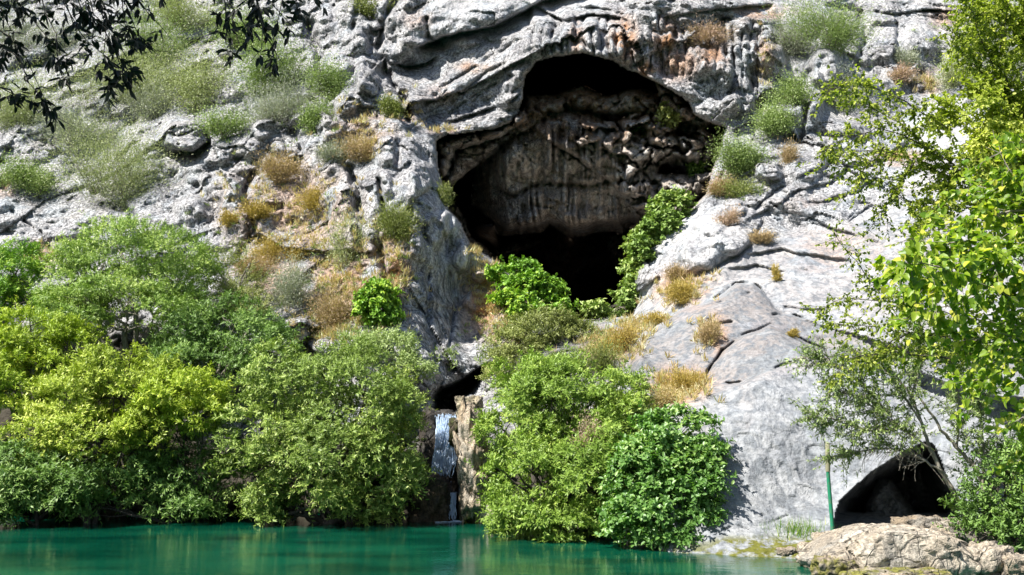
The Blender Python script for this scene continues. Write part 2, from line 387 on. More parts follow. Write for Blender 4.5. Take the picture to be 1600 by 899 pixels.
plate([(1030,1050),(1030,660),(1046,632),(1098,604),(1106,588),(1130,550),(1160,525),(1205,510),(1250,530),(1290,548),(1400,560),(2400,600),(2400,1050)], .85, 2, (-1.3, .1))
plate([(1030,1050),(1030,660),(1046,632),(1075,618),(1105,604),(1160,598),(1190,584),(1230,570),(1290,560),(1380,560),(1480,600),(1560,620),(2400,650),(2400,1050)], 1.1, 2, (.75, .0))
groove([(1104,592),(1106,582),(1120,562),(1128,548)], 2, .5, .2); groove([(1106,499),(1120,506),(1142,503)], 2, .35, .2); groove([(1122,508),(1124,522),(1134,532)], 2.2, .4, .2)
groove([(1208,492),(1222,492)], 2.5, .4, .1); groove([(1160,460),(1172,458)], 2, .25, .1)
groove([(1130,828),(1150,822),(1170,828),(1200,818),(1230,806)], 1.6, .12, .3)
groove([(1227,480),(1260,485),(1290,484)], 1.6, .3, .3)
# ledge of pale rock at the water under the slab
E1 = [(985,560),(988,545),(1005,520),(1030,503),(1080,480),(1120,466),(1150,447),(1175,446),(1195,460),(1210,480),(1225,490),(1300,515)]
E2 = [(1104,592),(1130,550),(1160,525),(1205,510),(1250,530),(1290,548)]
E3 = [(1046,632),(1075,618),(1105,604),(1160,598),(1190,584),(1230,570),(1290,560),(1380,560)]
for E_, dd in ((E1, .45), (E2, .35), (E3, .45)):
    d_, sd_ = seg_dist(U + .45 * wu, V + .45 * wv_, E_)
    D = D + dd * np.exp(-((d_ + 2.2 * sd_) / 1.7) ** 2) * sstep(-.1, .5, fbm2(U / 25, V / 25, 2, 207))
    D = D - .35 * (sd_ > 0) * np.exp(-d_ / 22) * sstep(0, 4, d_)
if 0: s_ = sdf(uw2, vw2, [(1118,835),(1150,828),(1205,832),(1215,862),(1215,1100),(1118,1100)]); 0
# foot of the cliff right: low bank
# hollow under the slab
hollow = sdf(U + .22 * wu, V + .22 * wv_, [(1290,850),(1304,812),(1312,785),(1340,758),(1362,738),(1398,716),(1425,700),(1447,690),(1458,694),(1468,716),(1484,762),(1500,800),(1515,850)])

for a in ([(1160,345),(1200,330),(1240,300),(1290,285),(1330,262),(1370,255),(1420,225)][::1], [(1200,322),(1245,338),(1290,352),(1350,372)], [(1250,318),(1290,312),(1330,300)], [(1160,400),(1210,390),(1280,395),(1340,410)], [(1130,425),(1180,415),(1240,420)]):
    step(a, .42, 34, 25, .8)
# relief
R0 = P(U, V, D); X0, Y0, Z0 = R0[..., 0], R0[..., 1], R0[..., 2]
a_ = X0 + .35 * Y0; b_ = Z0 + .35 * Y0
wx = .32 * fbm2(a_ / 3.5, b_ / 3.5, 3, 71); wz = .32 * fbm2(a_ / 3.5, b_ / 3.5, 3, 81)
ax, bz = a_ + wx, b_ + wz
th = math.radians(38)
s1 = ax * math.cos(th) + bz * math.sin(th); t1 = -ax * math.sin(th) + bz * math.cos(th)
f0, e0 = facets2(s1 / 4.6 + 3, t1 / 3.2, 11, 1.4)
f1, e1 = facets2(s1 / 1.9, t1 / 1.5, 12, 1.5)
f2, e2 = facets2((ax + .3 * wx) / .95, (bz + .3 * wz) / .75, 13, 1.6)
f3, e3 = facets2((ax + .6 * wz) / .42, (bz + .6 * wx) / .36, 14, 1.6)
f4, e4 = facets2((ax + .8 * wz) / .2, (bz + .8 * wx) / .17, 15, 1.2)
b0 = blocks2(s1 / 4.4 + 3, t1 / 3.0, 111, .9); b1 = blocks2(s1 / 1.9, t1 / 1.45, 112, .9); b2 = blocks2(ax / .95, bz / .80, 113, .9); b3 = blocks2(ax / .42 + .3 * wz, bz / .38, 114, .9)
fb = fbm2(a_ / 1.6, b_ / 1.6, 6, 44, .55)
ridge = 1 - np.abs(fbm2(ax / 2.2, bz / 2.2, 5, 66, .55)) * 2.2
f00, e00 = facets2(s1 / 11 + 1.3, t1 / 7.5 + .4, 17, 1.0)
ROUGH = ROUGH * (.42 + .85 * sstep(-.3, .4, fbm2(a_ / 5.5, b_ / 4.5, 3, 19)))
det = -(1.9 * b0 + 1.15 * b1 + .62 * b2 + .30 * b3) + 1.5 * f00 + .30 * f1 + .05 * f3 + .06 * f4 + .12 * fb
det += .25 * np.exp(-e1 / .02) * (f1 > .2)
sm = (.22 * fbm2(a_ / 5, b_ / 5, 3, 88) + .05 * f1 * sstep(0, .15, e1) + .10 * fb + .035 * f2 * sstep(0, .2, e2) + .03 * f3 + 0)
bs = blocks2(s1 / 5.5 + 7, t1 / 3.8 + 2, 121, .55, .55); bs2 = blocks2(ax / 2.2, bz / 1.7, 122, .5, .5)
sm = sm - .75 * bs - .14 * bs2 + .035 * vn2(a_ * 3.2 + fb, b_ * .35) + .02 * vn2(a_ * 7 + fb, b_ * .6)
RR = np.clip((ROUGH - .12) / .88, 0, 1.15) ** 1.25
LFT = sstep(760, 640, U) * sstep(40, 0, sdf(U, V, [(600,60),(700,20),(830,60),(820,150),(690,190),(620,140)]))
RR = np.maximum(RR, .72 * LFT)
D = D + RR * det * (.72 + .12 * LFT) + (1 - RR) * sm

# --- the big cave: layers behind the mouth, farthest first
mouth = sdf(U + .55 * wu, V + .55 * wv_, [(684,222),(700,214),(735,208),(775,202),(800,192),(812,178),(818,150),(822,118),(838,100),(865,88),(910,84),(955,94),(985,112),(1020,126),(1050,142),(1075,160),(1085,178),(1105,190),(1135,198),(1128,230),(1112,262),(1104,300),(1075,330),(1045,352),(1012,390),(992,430),(996,470),(985,492),(930,500),(880,500),(840,470),(800,430),(770,405),(735,385),(718,350),(700,330),(694,290),(686,260)])
CV = np.full(U.shape, 0.0)
void = 78 + 45 * sstep(0, 60, mouth) + 5 * fbm2(U / 40, V / 40, 4, 91)
void = np.where(V > 350, void + 30, void)
cave = void
gx = U / 26.; gy = V / 26.
cfa, cea = facets2(gx + .8 * fbm2(gx, gy, 3, 31), gy * 1.3 + .8 * fbm2(gx, gy, 3, 32), 35, 1.2)
cfb, ceb = facets2(gx * 2.6, gy * 2.6, 36, 1.2)
rel = 1.5 * cfa + .55 * cfb + .9 * np.exp(-cea / .12) + .8 * fbm2(U / 20, V / 20, 5, 37)
def layer(poly, depth, wob=.8, soft=1.5, rnd=2.2, w=22, relief=1.0):
    global cave
    s = sdf(U + wob * wu, V + wob * wv_, poly)
    d = depth + relief * rel + rnd * (1 - np.clip(s / w, 0, 1)) ** 2
    cave = np.where(s > 0, np.minimum(d, cave), cave)
    return s
# faint shelves in the dark part
layer([(950,372),(985,362),(1000,400),(992,470),(975,462),(968,430),(950,405)], 70)
layer([(770,395),(830,372),(850,376),(800,402),(780,410)], 68)
layer([(690,330),(700,300),(712,320),(735,370),(770,400),(830,450),(880,480),(880,520),(700,520)], 60)
# flowstone curtain
flut = 1.6 * fbm2(U / 60, V / 90, 3, 59) + 1.5 * np.abs(vn2(U / 9 + .8 * fbm2(U / 30, V / 60, 3, 55), V / 110, 56)) + .7 * np.abs(vn2(U / 3.6, V / 60, 57)) + .5 * fbm2(U / 16, V / 16, 3, 58)
s_cur = sdf(U + .5 * wu, V + .5 * wv_, [(738,320),(742,250),(770,226),(830,196),(870,170),(930,175),(975,215),(1000,270),(1015,338),(1000,352),(985,352),(975,366),(930,364),(895,372),(880,366),(858,350),(850,362),(822,366),(780,372),(770,350)])
cur = 56.2 + .28 * rel - flut * (.35 + .65 * sstep(-.4, .3, fbm2(U / 32, V / 44, 3, 63))) + .9 * np.exp(-((V - 296 - 16 * vn2(U / 40, V * 0, 64)) / 5) ** 2) + .02 * (V - 300) * 1.0 + 3.0 * (1 - np.clip(s_cur / 30, 0, 1)) ** 2 + 1.5 * sstep(800, 745, U) * 3
df, sf_ = seg_dist(U + .5 * wu, V + .5 * wv_, [(862,222),(905,250),(950,282),(985,315),(1012,345)]); cur = cur + 1.0 * np.exp(-(df / 3) ** 2) * sstep(-.6, .3, fbm2(U / 20, V / 20, 2, 61)) - 1.3 * (sf_ < 0) * np.exp(-df / 30)
under = sstep(22, 4, s_cur) * sstep(340, 356, V + .06 * (U - 900)); cur = cur + 4 * under - .9 * sstep(320, 345, V)
cave = np.where(s_cur > 0, np.minimum(cur, cave), cave)
# blocks right of the curtain
layer([(880,222),(905,186),(960,190),(1010,178),(1060,180),(1128,205),(1128,250),(1100,262),(1040,255),(1030,268),(1110,270),(1104,300),(1075,330),(1045,352),(1012,345),(985,322),(962,300),(945,262),(915,250)], 53.2, relief=1.3)
layer([(1022,272),(1112,268),(1100,300),(1070,335),(1040,350),(1030,320)], 52.0, relief=1.0)
# arches of rock under the roof
layer([(690,300),(696,262),(706,240),(735,222),(790,205),(818,178),(822,150),(850,150),(905,138),(950,148),(1000,140),(1050,150),(1085,178),(1110,200),(1060,196),(1000,186),(960,184),(925,180),(880,176),(860,182),(850,200),(790,228),(760,250),(730,268),(715,285)], 54.0, rnd=3.0, w=16, relief=.8)
layer([(684,222),(735,208),(775,202),(800,192),(812,178),(822,168),(826,190),(780,215),(738,228),(712,240),(704,262),(694,276),(686,258)], 51.8, rnd=2.5, w=12, relief=.7)
layer([(1020,126),(1050,142),(1080,165),(1110,185),(1135,198),(1100,205),(1060,186),(1030,160)], 52.6, rnd=2.0, w=12, relief=.8)
k = mouth > 0
edge_in = sstep(0, 3, mouth)
D0 = D.copy()
D = np.where(k, np.maximum(cave, D0 + .2), D0)
# curl the lip outward side: thin the rim
D = D + 1.2 * np.exp(-np.abs(mouth) / 3.5) * (~k) * (1 - LEFTNESS * .5)
IN_CAVE = k
# --- small dark gap behind the waterfall
gap = sdf(U + .3 * wu, V + .3 * wv_, [(678,655),(676,618),(686,604),(696,602),(722,592),(748,574),(766,566),(768,576),(750,598),(740,616),(720,626),(716,648),(716,830),(650,830),(655,740),(668,700)])
D = np.where(gap > 0, D + 1.2 + 6.5 * sstep(0, 16, gap), D)
# --- hollow at lower right with a leaning rib inside
dh = 29.8 + 5.5 * sstep(0, 40, hollow) + .6 * fbm2(U / 14, V / 14, 4, 93)
rib = sdf(U, V, [(1360,840),(1352,790),(1372,750),(1392,748),(1410,775),(1440,810),(1490,835),(1490,860)])
dh = np.where(rib > 0, np.minimum(dh, 30.0 + 1.2 * (1 - np.clip(rib / 18, 0, 1)) ** 2 + .5 * fbm2(U / 9, V / 9, 4, 94)), dh)
dh = np.where(V > 800, np.minimum(dh, 30.2 - (V - 800) * .09), dh)
D = np.where(hollow > 0, np.maximum(dh, D + .05), D)

# the pond reaches in under the boulders: the bed dips below the water there
ang_ = np.arctan((449.5 - V) / FPX) + PITCH
Yw = np.where(ang_ < -.02, CAM_H / np.tan(np.minimum(-ang_, 1.2) + (ang_ >= -.02) * 1), 1e3)
wet_ = sstep(1105, 1125, U + wu) * sstep(1520, 1500, U + wu) * (U > 1262) * (sstep(848, 858, V + .3 * wv_))
D = np.where(ang_ < -.1, D + wet_ * np.maximum(0, Yw + 1.2 - D), D)
# rock tints: warm stains, dark streaks, moss, and shade painted along the banks
WARM = np.zeros(U.shape)
for a, b, c, d_, h in [(975,60,22,34,.9),(1040,60,20,36,.8),(1060,100,40,30,.6),(1110,85,30,22,.7),(900,60,14,30,.5),(1010,110,16,16,.8),(1190,20,50,14,.6),(1195,90,20,40,.5),(700,150,50,20,.35),(740,105,26,10,.6),(630,180,20,14,.7),(690,205,24,8,.7),(470,330,90,80,.5),(390,330,60,70,.4),(620,430,26,60,.8),(760,470,38,50,.9),(790,520,30,30,.8),(730,490,14,50,.4),(610,380,20,26,.6),(540,440,80,60,.6),(440,440,80,40,.5),(570,200,60,40,.4),(60,400,40,24,.6),(10,290,16,20,.6),(1400,245,50,16,.6),(1450,130,22,30,.5),(1120,285,26,18,.9),(1070,450,50,30,.7),(950,545,40,30,.8),(1060,605,50,28,.9),(1165,640,18,40,.35),(1100,660,30,30,.25),(1310,390,90,50,.25),(1250,320,60,26,.2),(735,640,18,16,.6),(740,700,16,70,.35),(650,30,30,20,.3),(1480,30,30,20,.5),(1120,520,20,34,.5)]:
    WARM = np.maximum(WARM, h * blob(a, b, c, d_))
WARM = np.clip(WARM * 1.25, 0, 1); WARM = np.maximum(WARM, .12)
WARM = WARM * (1 - .75 * sstep(0, 20, sdf(U, V, [(1030,660),(1105,606),(1290,562),(2400,600),(2400,1100),(1030,1100)])))
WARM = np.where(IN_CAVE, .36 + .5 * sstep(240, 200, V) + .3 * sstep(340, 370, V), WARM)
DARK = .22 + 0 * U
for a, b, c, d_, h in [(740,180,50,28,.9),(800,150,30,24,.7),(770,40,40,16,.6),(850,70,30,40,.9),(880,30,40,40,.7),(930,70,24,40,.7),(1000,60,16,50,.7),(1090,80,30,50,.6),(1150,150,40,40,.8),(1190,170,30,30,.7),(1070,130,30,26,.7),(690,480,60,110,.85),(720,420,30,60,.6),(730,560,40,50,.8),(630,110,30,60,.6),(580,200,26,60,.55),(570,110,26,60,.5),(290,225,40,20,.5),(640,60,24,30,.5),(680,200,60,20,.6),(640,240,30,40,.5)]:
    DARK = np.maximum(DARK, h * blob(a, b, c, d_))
TONE = slab_zone * (.55 + .45 * sstep(-4, 4, sdf(uw2, vw2, [(985,1050),(985,560),(1030,503),(1080,480),(1120,466),(1150,447),(1175,446),(1225,490),(1400,540),(2400,560),(2400,1050)])) - .30 * sstep(-4, 4, sdf(uw2, vw2, [(1030,1050),(1030,660),(1046,632),(1105,604),(1160,598),(1230,570),(1380,560),(1560,620),(2400,650),(2400,1050)])))
DARK = np.where(slab_zone > .5, np.maximum(DARK * .5, .30), DARK)
BASE_SHADE = sstep(640, 720, V + .5 * wv_) * sstep(1000, 900, U) * (1 - .9 * sstep(700, 720, U) * sstep(760, 740, U)) + sstep(480, 560, V) * sstep(330, 250, U)  # shade behind the waterside trees, painted into the rock colour
BASE_SHADE = np.clip(BASE_SHADE + .55 * blob(880, 560, 90, 60), 0, 1)
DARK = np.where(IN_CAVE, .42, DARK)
MOSS = .75 * sstep(832, 850, V) * sstep(1100, 1140, U) + .5 * blob(715, 660, 12, 40)
MOSS = np.clip(MOSS + .8 * sstep(.5, .0, P(U, V, D)[..., 2]) * (U > 1050), 0, 1)

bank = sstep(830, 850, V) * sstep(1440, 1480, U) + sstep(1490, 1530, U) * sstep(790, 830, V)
DARK = np.clip(DARK + .8 * bank, 0, 1); WARM = np.clip(WARM + .15 * bank, 0, 1); MOSS = MOSS * (1 - .6 * np.clip(bank, 0, 1))  # shade at the right-hand bank put into its colour
D = D + 2.0 * sstep(1490, 1525, U) * sstep(800, 850, V) * (V < 2000)
R = P(U, V, D)
def submesh(sel_faces, name, mat, kind='structure'):
    """rows of quads of the sheet selected by a boolean (nv-1, nu-1)"""
    jj, ii = np.nonzero(sel_faces)
    q = np.stack([jj * nu + ii, (jj + 1) * nu + ii, (jj + 1) * nu + ii + 1, jj * nu + ii + 1], -1)
    used, inv = np.unique(q, return_inverse=True)
    fl = lambda A: A.reshape(-1)[used]
    o = mesh(name, R.reshape(-1, 3)[used], inv.reshape(q.shape), mat, None,
             {'warm': fl(WARM), 'dark': fl(DARK), 'moss': fl(MOSS), 'rough': fl(np.clip(RR * 1.3, .12, 1)), 'slab': fl(TONE), 'base_shade': fl(np.clip(BASE_SHADE + .6 * bank, 0, 1))}, smooth=False)
    return tag(o, kind=kind)
M_rock = rock_mat('limestone')
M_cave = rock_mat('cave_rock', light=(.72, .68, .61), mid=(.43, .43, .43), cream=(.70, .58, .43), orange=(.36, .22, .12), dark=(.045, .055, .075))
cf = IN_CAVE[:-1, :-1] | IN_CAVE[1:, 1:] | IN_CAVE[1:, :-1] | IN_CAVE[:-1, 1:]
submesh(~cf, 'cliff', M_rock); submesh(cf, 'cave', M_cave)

def rock_Y(u, v):
    """distance of the rock surface seen at photo pixel (u, v)"""
    j = int(np.clip(np.searchsorted(VS, v), 0, nv - 1)); i = int(np.clip(np.searchsorted(US, u), 0, nu - 1))
    return float(D[j, i])

# --- water and the bed and land around it
def sheet(name, x0, x1, y0, y1, z, mat, n=1):
    xs = np.linspace(x0, x1, n + 1); ys = np.linspace(y0, y1, n + 1); X, Yy = np.meshgrid(xs, ys)
    Vv = np.stack([X.ravel(), Yy.ravel(), np.full(X.size, z)], -1)
    jj, ii = np.meshgrid(range(n), range(n), indexing='ij'); jj = jj.ravel(); ii = ii.ravel(); w = n + 1
    F = np.stack([jj * w + ii, jj * w + ii + 1, (jj + 1) * w + ii + 1, (jj + 1) * w + ii], -1)
    return tag(mesh(name, Vv, F, mat), kind='structure')
N = NT('emerald_water'); c = N.coord((1, 1, 1))
N.l(N.mix(N.rng(N.noise(N.coord((.25, .5, 1)), 1, 3), .35, .65), (.000, .032, .019), (.003, .080, .042)), N.b.inputs['Base Color'])
N.b.inputs['Roughness'].default_value = .04; N.b.inputs['IOR'].default_value = 1.33
rp = N.noise(N.coord((1.4, 2.6, 1)), 2.2, 4, .55, .3)
rq = N.noise(N.coord((.35, .6, 1)), 1.5, 2)
N.l(N.bump(N.math('ADD', rp, N.math('MULTIPLY', rq, 1.5)), .13, .06), N.b.inputs['Normal'])
sheet('water', -150, 150, -60, 90, 0.0, N.m)
N = NT('bed_gravel'); N.l(N.mix(N.noise(N.coord(), 3), (.10, .09, .06), (.25, .22, .17)), N.b.inputs['Base Color']); N.b.inputs['Roughness'].default_value = .95
sheet('ground', -400, 400, -400, 400, -3.0, N.m)

# ------------------------------------------------------------------ plants: helpers
def nrm(a): return a / np.maximum(np.linalg.norm(a, axis=-1, keepdims=True), 1e-9)
KITE = (np.array([(0, 0, 0), (.45, .5, .08), (1, 0, 0), (.45, -.5, .08)], float), np.array([[0, 1, 2, 3]]))
OVAL = (np.array([(0, 0, 0), (.25, .42, .10), (.65, .42, .08), (1, 0, -.06), (.65, -.42, .08), (.25, -.42, .10)], float),
        np.array([[0, 1, 2, 3], [0, 3, 4, 5]]))
ROUND = (np.array([(0, 0, 0), (.02, .34, .06), (.32, .52, .10), (.72, .34, .04), (1.05, 0, -.10), (.72, -.34, .04), (.32, -.52, .10), (.02, -.34, .06)], float),
         np.array([[0, 1, 2, 3], [0, 3, 4, 4], [0, 4, 5, 5], [0, 5, 6, 7]]))
def leaves(pos, dirn, nor, ln, wd, val, tpl=KITE):
    T, F = tpl
    d = nrm(dirn); s = nrm(np.cross(nor, d)); n = np.cross(d, s)
    ln = np.asarray(ln)[:, None, None]; wd = np.asarray(wd)[:, None, None]
    V = pos[:, None] + d[:, None] * T[None, :, :1] * ln + s[:, None] * T[None, :, 1:2] * wd + n[:, None] * T[None, :, 2:] * wd * 2
    k = len(T); n_ = len(pos)
    if F is ROUND[1]:
        Fq = np.array([[0, 1, 2, 3], [0, 5, 6, 7]]); Ft = np.array([[0, 3, 4], [0, 4, 5]])
        off = (np.arange(n_) * k)[:, None, None]
        Fs = [(Fq[None] + off).reshape(-1, 4), (Ft[None] + off).reshape(-1, 3)]
    else: Fs = [(F[None] + (np.arange(n_) * k)[:, None, None]).reshape(-1, F.shape[1])]
    return V.reshape(-1, 3), Fs, np.repeat(val, k)
def tubes(paths, sides=5):
    """paths: list of (points (n,3), radii (n)); returns V, F"""
    Vs, Fs, o = [], [], 0
    ang = np.arange(sides) * 2 * math.pi / sides
    for pts, rad in paths:
        pts = np.asarray(pts, float); rad = np.asarray(rad, float); n = len(pts)
        t = nrm(np.gradient(pts, axis=0)); ref = np.where(np.abs(t[:, 2:3]) > .9, np.array([[1., 0, 0]]), np.array([[0, 0, 1.]]))
        a = nrm(np.cross(t, ref)); b = np.cross(t, a)
        ring = pts[:, None] + rad[:, None, None] * (np.cos(ang)[None, :, None] * a[:, None] + np.sin(ang)[None, :, None] * b[:, None])
        Vs.append(ring.reshape(-1, 3))
        j, i = np.meshgrid(np.arange(n - 1), np.arange(sides), indexing='ij'); j = j.ravel(); i = i.ravel(); i2 = (i + 1) % sides
        Fs.append(np.stack([o + j * sides + i, o + j * sides + i2, o + (j + 1) * sides + i2, o + (j + 1) * sides + i], -1)); o += n * sides
    return np.concatenate(Vs), np.concatenate(Fs)
def bend(a, b, n, wob, rng, sag=0.0):
    """a wandering path from a to b"""
    a = np.asarray(a, float); b = np.asarray(b, float); t = np.linspace(0, 1, n)[:, None]
    L = np.linalg.norm(b - a); w = rng.normal(0, 1, (n, 3)).cumsum(0); w -= t * w[-1:]; 
    p = a + (b - a) * t + w * wob * L / math.sqrt(n) + np.array([0, 0, 1.]) * (sag * L * np.sin(t * math.pi))
    p[0] = a; p[-1] = b
    return p

def leaf_mat(name, dark, light, tip=None, transl=.17, rough=.5, spec=.35):
    N = NT(name); v = N.attr('v')
    col = N.mix(v, dark, light)
    if tip: col = N.mix(N.rng(v, .78, 1.0), col, tip)
    N.l(col, N.b.inputs['Base Color']); N.b.inputs['Roughness'].default_value = rough; N.b.inputs['Specular IOR Level'].default_value = spec
    tr = N.n('BsdfTranslucent'); N.l(N.mix(1.0, col, (1.25, 1.45, .55), 'MULTIPLY'), tr.inputs['Color'])
    ms = N.n('MixShader'); ms.inputs[0].default_value = transl; N.l(N.b.outputs[0], ms.inputs[1]); N.l(tr.outputs[0], ms.inputs[2]); N.l(ms.outputs[0], N.out.inputs[0])
    return N.m
def bark_mat(name, a, b):
    N = NT(name); n_ = N.noise(N.coord((3, 3, 1)), 6, 3)
    N.l(N.mix(N.rng(n_, .35, .65), a, b), N.b.inputs['Base Color']); N.b.inputs['Roughness'].default_value = .9; N.l(N.bump(n_, .6, .02), N.b.inputs['Normal'])
    return N.m
B_grey = bark_mat('grey_bark', (.14, .12, .09), (.30, .27, .22)); B_dark = bark_mat('dark_bark', (.03, .025, .02), (.08, .065, .05)); B_dry = bark_mat('dry_twigs', (.20, .15, .10), (.38, .30, .20))
L_willow = leaf_mat('willow_leaf', (0.045, 0.085, 0.014), (0.274, 0.378, 0.071), (0.465, 0.531, 0.152))
L_green = leaf_mat('bright_green_leaf', (0.041, 0.103, 0.010), (0.205, 0.389, 0.038), (0.370, 0.496, 0.054))
L_dark = leaf_mat('deep_green_leaf', (0.025, 0.064, 0.011), (0.165, 0.283, 0.054), (0.302, 0.425, 0.109))
L_yellow = leaf_mat('yellow_green_leaf', (0.096, 0.144, 0.015), (.42, .52, .06), (.60, .62, .16))
L_lemon = leaf_mat('lemon_leaf', (.19, .27, .02), (.40, .50, .05), (.56, .60, .10))
L_fig = leaf_mat('fig_leaf', (0.061, 0.159, 0.032), (0.177, 0.319, 0.076), (0.328, 0.448, 0.141), .3, .4, .5)
L_pale = leaf_mat('pale_broom', (.22, .25, .11), (.44, .48, .23), (.56, .60, .36))
L_palegreen = leaf_mat('pale_green_scrub', (.13, .19, .05), (.32, .41, .13), (.48, .56, .26))
L_grey = leaf_mat('grey_scrub', (0.189, 0.201, 0.153), (0.401, 0.425, 0.319), (0.519, 0.531, 0.425))
L_olive = leaf_mat('olive_scrub', (0.106, 0.130, 0.035), (0.283, 0.319, 0.083), (0.378, 0.389, 0.142))
L_brown = leaf_mat('brown_scrub', (0.260, 0.177, 0.094), (0.496, 0.366, 0.201), (0.614, 0.472, 0.307), .2)
L_ochre = leaf_mat('ochre_scrub', (0.283, 0.201, 0.047), (0.531, 0.401, 0.106), (0.620, 0.496, 0.189), .2)
L_pink = leaf_mat('pinkish_scrub', (0.354, 0.236, 0.177), (0.566, 0.413, 0.319), (0.620, 0.496, 0.389), .2)
L_straw = leaf_mat('straw', (0.448, 0.295, 0.142), (0.620, 0.555, 0.307), (0.620, 0.620, 0.401), .25)
L_shade = leaf_mat('shaded_leaf', (.008, .012, .006), (.014, .020, .008), None, .06)  # shade under the overhead crown put into the leaf colour
L_poplar = leaf_mat('poplar_leaf', (0.104, 0.210, 0.018), (0.360, 0.450, 0.037), (0.620, 0.580, 0.092), .42, .4, .4)
L_poplar_s = leaf_mat('small_poplar_leaf', (.11, .15, .02), (.40, .46, .06), (.60, .60, .14), .38)
L_grass = leaf_mat('green_grass', (0.071, 0.177, 0.024), (0.260, 0.389, 0.059), (0.496, 0.496, 0.142), .35)

def lobe_points(rng, lobes, nspray, clump=.29, nclump=24, inner=.4):
    """spray origins and outward directions on a cauliflower of clumps; lobes (cx,cy,cz,rx,ry,rz)"""
    L = np.array(lobes, float); area = (L[:, 3] * L[:, 5]) ** 1.0; n = rng.multinomial(nspray, area / area.sum())
    Ps, Os = [], []
    for k, (c, m) in enumerate(zip(L, n)):
        if m == 0: continue
        R_ = c[3:6]
        nc = max(6, int(nclump * max(.4, R_[0] * R_[2] / np.mean(L[:, 3] * L[:, 5]))))
        cd = nrm(rng.normal(0, 1, (nc, 3))); cr = rng.uniform(.2, 1.0, (nc, 1)) ** .45; cc = cd * cr
        crad = rng.uniform(.6, 1.35, nc) * clump
        ci = rng.choice(nc, m, p=crad ** 2 / (crad ** 2).sum())
        d = nrm(rng.normal(0, 1, (m, 3)) + .35 * cd[ci] + np.array([0, 0, .75])); d[:, 2] = np.where(d[:, 2] < -.25, -d[:, 2] * .6, d[:, 2])
        rr = 1 - inner * rng.random((m, 1)) ** 1.3
        p = cc[ci] + d * crad[ci][:, None] * rr
        keep = np.ones(m, bool)
        Ps.append((c[:3] + p * R_)[keep]); Os.append(nrm((d * .8 + nrm(p) * .6) * R_[[0, 1, 2]] / R_.mean())[keep])
    p = np.concatenate(Ps); o = np.concatenate(Os)
    # drop what lies deep inside another lobe
    keep = np.ones(len(p), bool)
    for c in L:
        q = (((p - c[:3]) / c[3:6]) ** 2).sum(1); keep &= (q > .16) | (rng.random(len(p)) < .25)
    p = p[keep]; o = o[keep]; stray = rng.random(len(p)) < .07
    p[stray] += o[stray] * rng.uniform(.1, .45, (stray.sum(), 1)) * np.clip(L[:, 3].mean(), .2, 1)
    return p, o
def crown_mesh(rng, lobes, nspray, per, ll, lw, spray_len, droop=.15, up=.25, tpl=KITE, clump=.29, nclump=24, flat=.0, zmin=None, valnoise=.5):
    p, o = lobe_points(rng, lobes, nspray, clump, nclump)
    n = len(p)
    ax = nrm(o + np.array([0, 0, up]) + rng.normal(0, .35, (n, 3)))
    t = np.tile(np.linspace(.05, 1, per), n) + rng.normal(0, .04, n * per)
    P0 = np.repeat(p, per, 0); A = np.repeat(ax, per, 0)
    SL = np.repeat(spray_len * rng.uniform(.6, 1.3, n), per)[:, None]
    pos = P0 + A * t[:, None] * SL + np.array([0, 0, -1.]) * (droop * SL * (t[:, None] ** 2))
    side = nrm(np.cross(A, rng.normal(0, 1, (n * per, 3))))
    d = nrm(A * .55 + side * .85 + np.array([0, 0, -.5 * droop]) + rng.normal(0, .12, (n * per, 3)))
    OO = np.repeat(o, per, 0)
    nor = nrm(np.array([0, 0, 1.]) * (.55 + flat) + rng.normal(0, .42, (n * per, 3)) + OO * .8)
    m = n * per
    cv = .5 + .5 * vn3(P0[:, 0] * .9, P0[:, 1] * .9, P0[:, 2] * .9, 7) * valnoise * 1.6
    val = np.clip(.02 + .62 * cv + .35 * rng.random(m) + .30 * t, 0, 1)
    ll_ = ll * rng.uniform(.65, 1.25, m); lw_ = lw * rng.uniform(.7, 1.2, m)
    if zmin is not None:
        k = pos[:, 2] > zmin; pos, d, nor, ll_, lw_, val = pos[k], d[k], nor[k], ll_[k], lw_[k], val[k]
    return leaves(pos, d, nor, ll_, lw_, val, tpl)
def tree(name, label, cat, base, lobes, mat, bark, nspray, per, ll, lw, sl_, trunk_r=.12, group=None, seed=1, crown_name='crown', nlimb=5, **kw):
    rng = np.random.default_rng(seed)
    e = empty(name, base, label, cat, group)
    V, F, val = crown_mesh(rng, lobes, nspray, per, ll, lw, sl_, **kw)
    mesh(crown_name, V, F, mat, e, {'v': val})
    base = np.asarray(base, float); paths = []
    L = np.array(lobes)
    for c in L:
        main = bend(base + rng.normal(0, trunk_r, 3) * [1, 1, 0], c[:3] + [0, 0, -.2 * c[5]], 9, .10, rng, .06)
        paths.append((main, np.linspace(trunk_r, trunk_r * .4, 9)))
        for q in range(nlimb):
            s_ = rng.integers(4, 9); tip = c[:3] + nrm(rng.normal(0, 1, 3) + [0, 0, .3]) * c[3:6] * rng.uniform(.7, 1.06)
            lp = bend(main[s_], tip, 7, .10, rng, .05); paths.append((lp, np.linspace(trunk_r * .42, trunk_r * .10, 7)))
            for w in range(3):
                j = rng.integers(2, 6); tp = lp[j] + nrm(rng.normal(0, 1, 3) + nrm(lp[-1] - lp[0])) * c[3:6].mean() * .45
                paths.append((bend(lp[j], tp, 5, .1, rng), np.linspace(trunk_r * .18, trunk_r * .05, 5)))
    V, F = tubes(paths, 6); mesh('trunk', V, F, bark, e, smooth=True)
    return e
def lobe_px(u, v, ru, rv, Y, ry=None):
    """an ellipsoid seen at pixel (u, v), Y metres away, spanning ru x rv px, ry metres deep"""
    c = P(u, v, Y); s = pxm(Y)
    return (*c, ru * s, ry if ry else (ru * s + rv * s) * .62, rv * s)

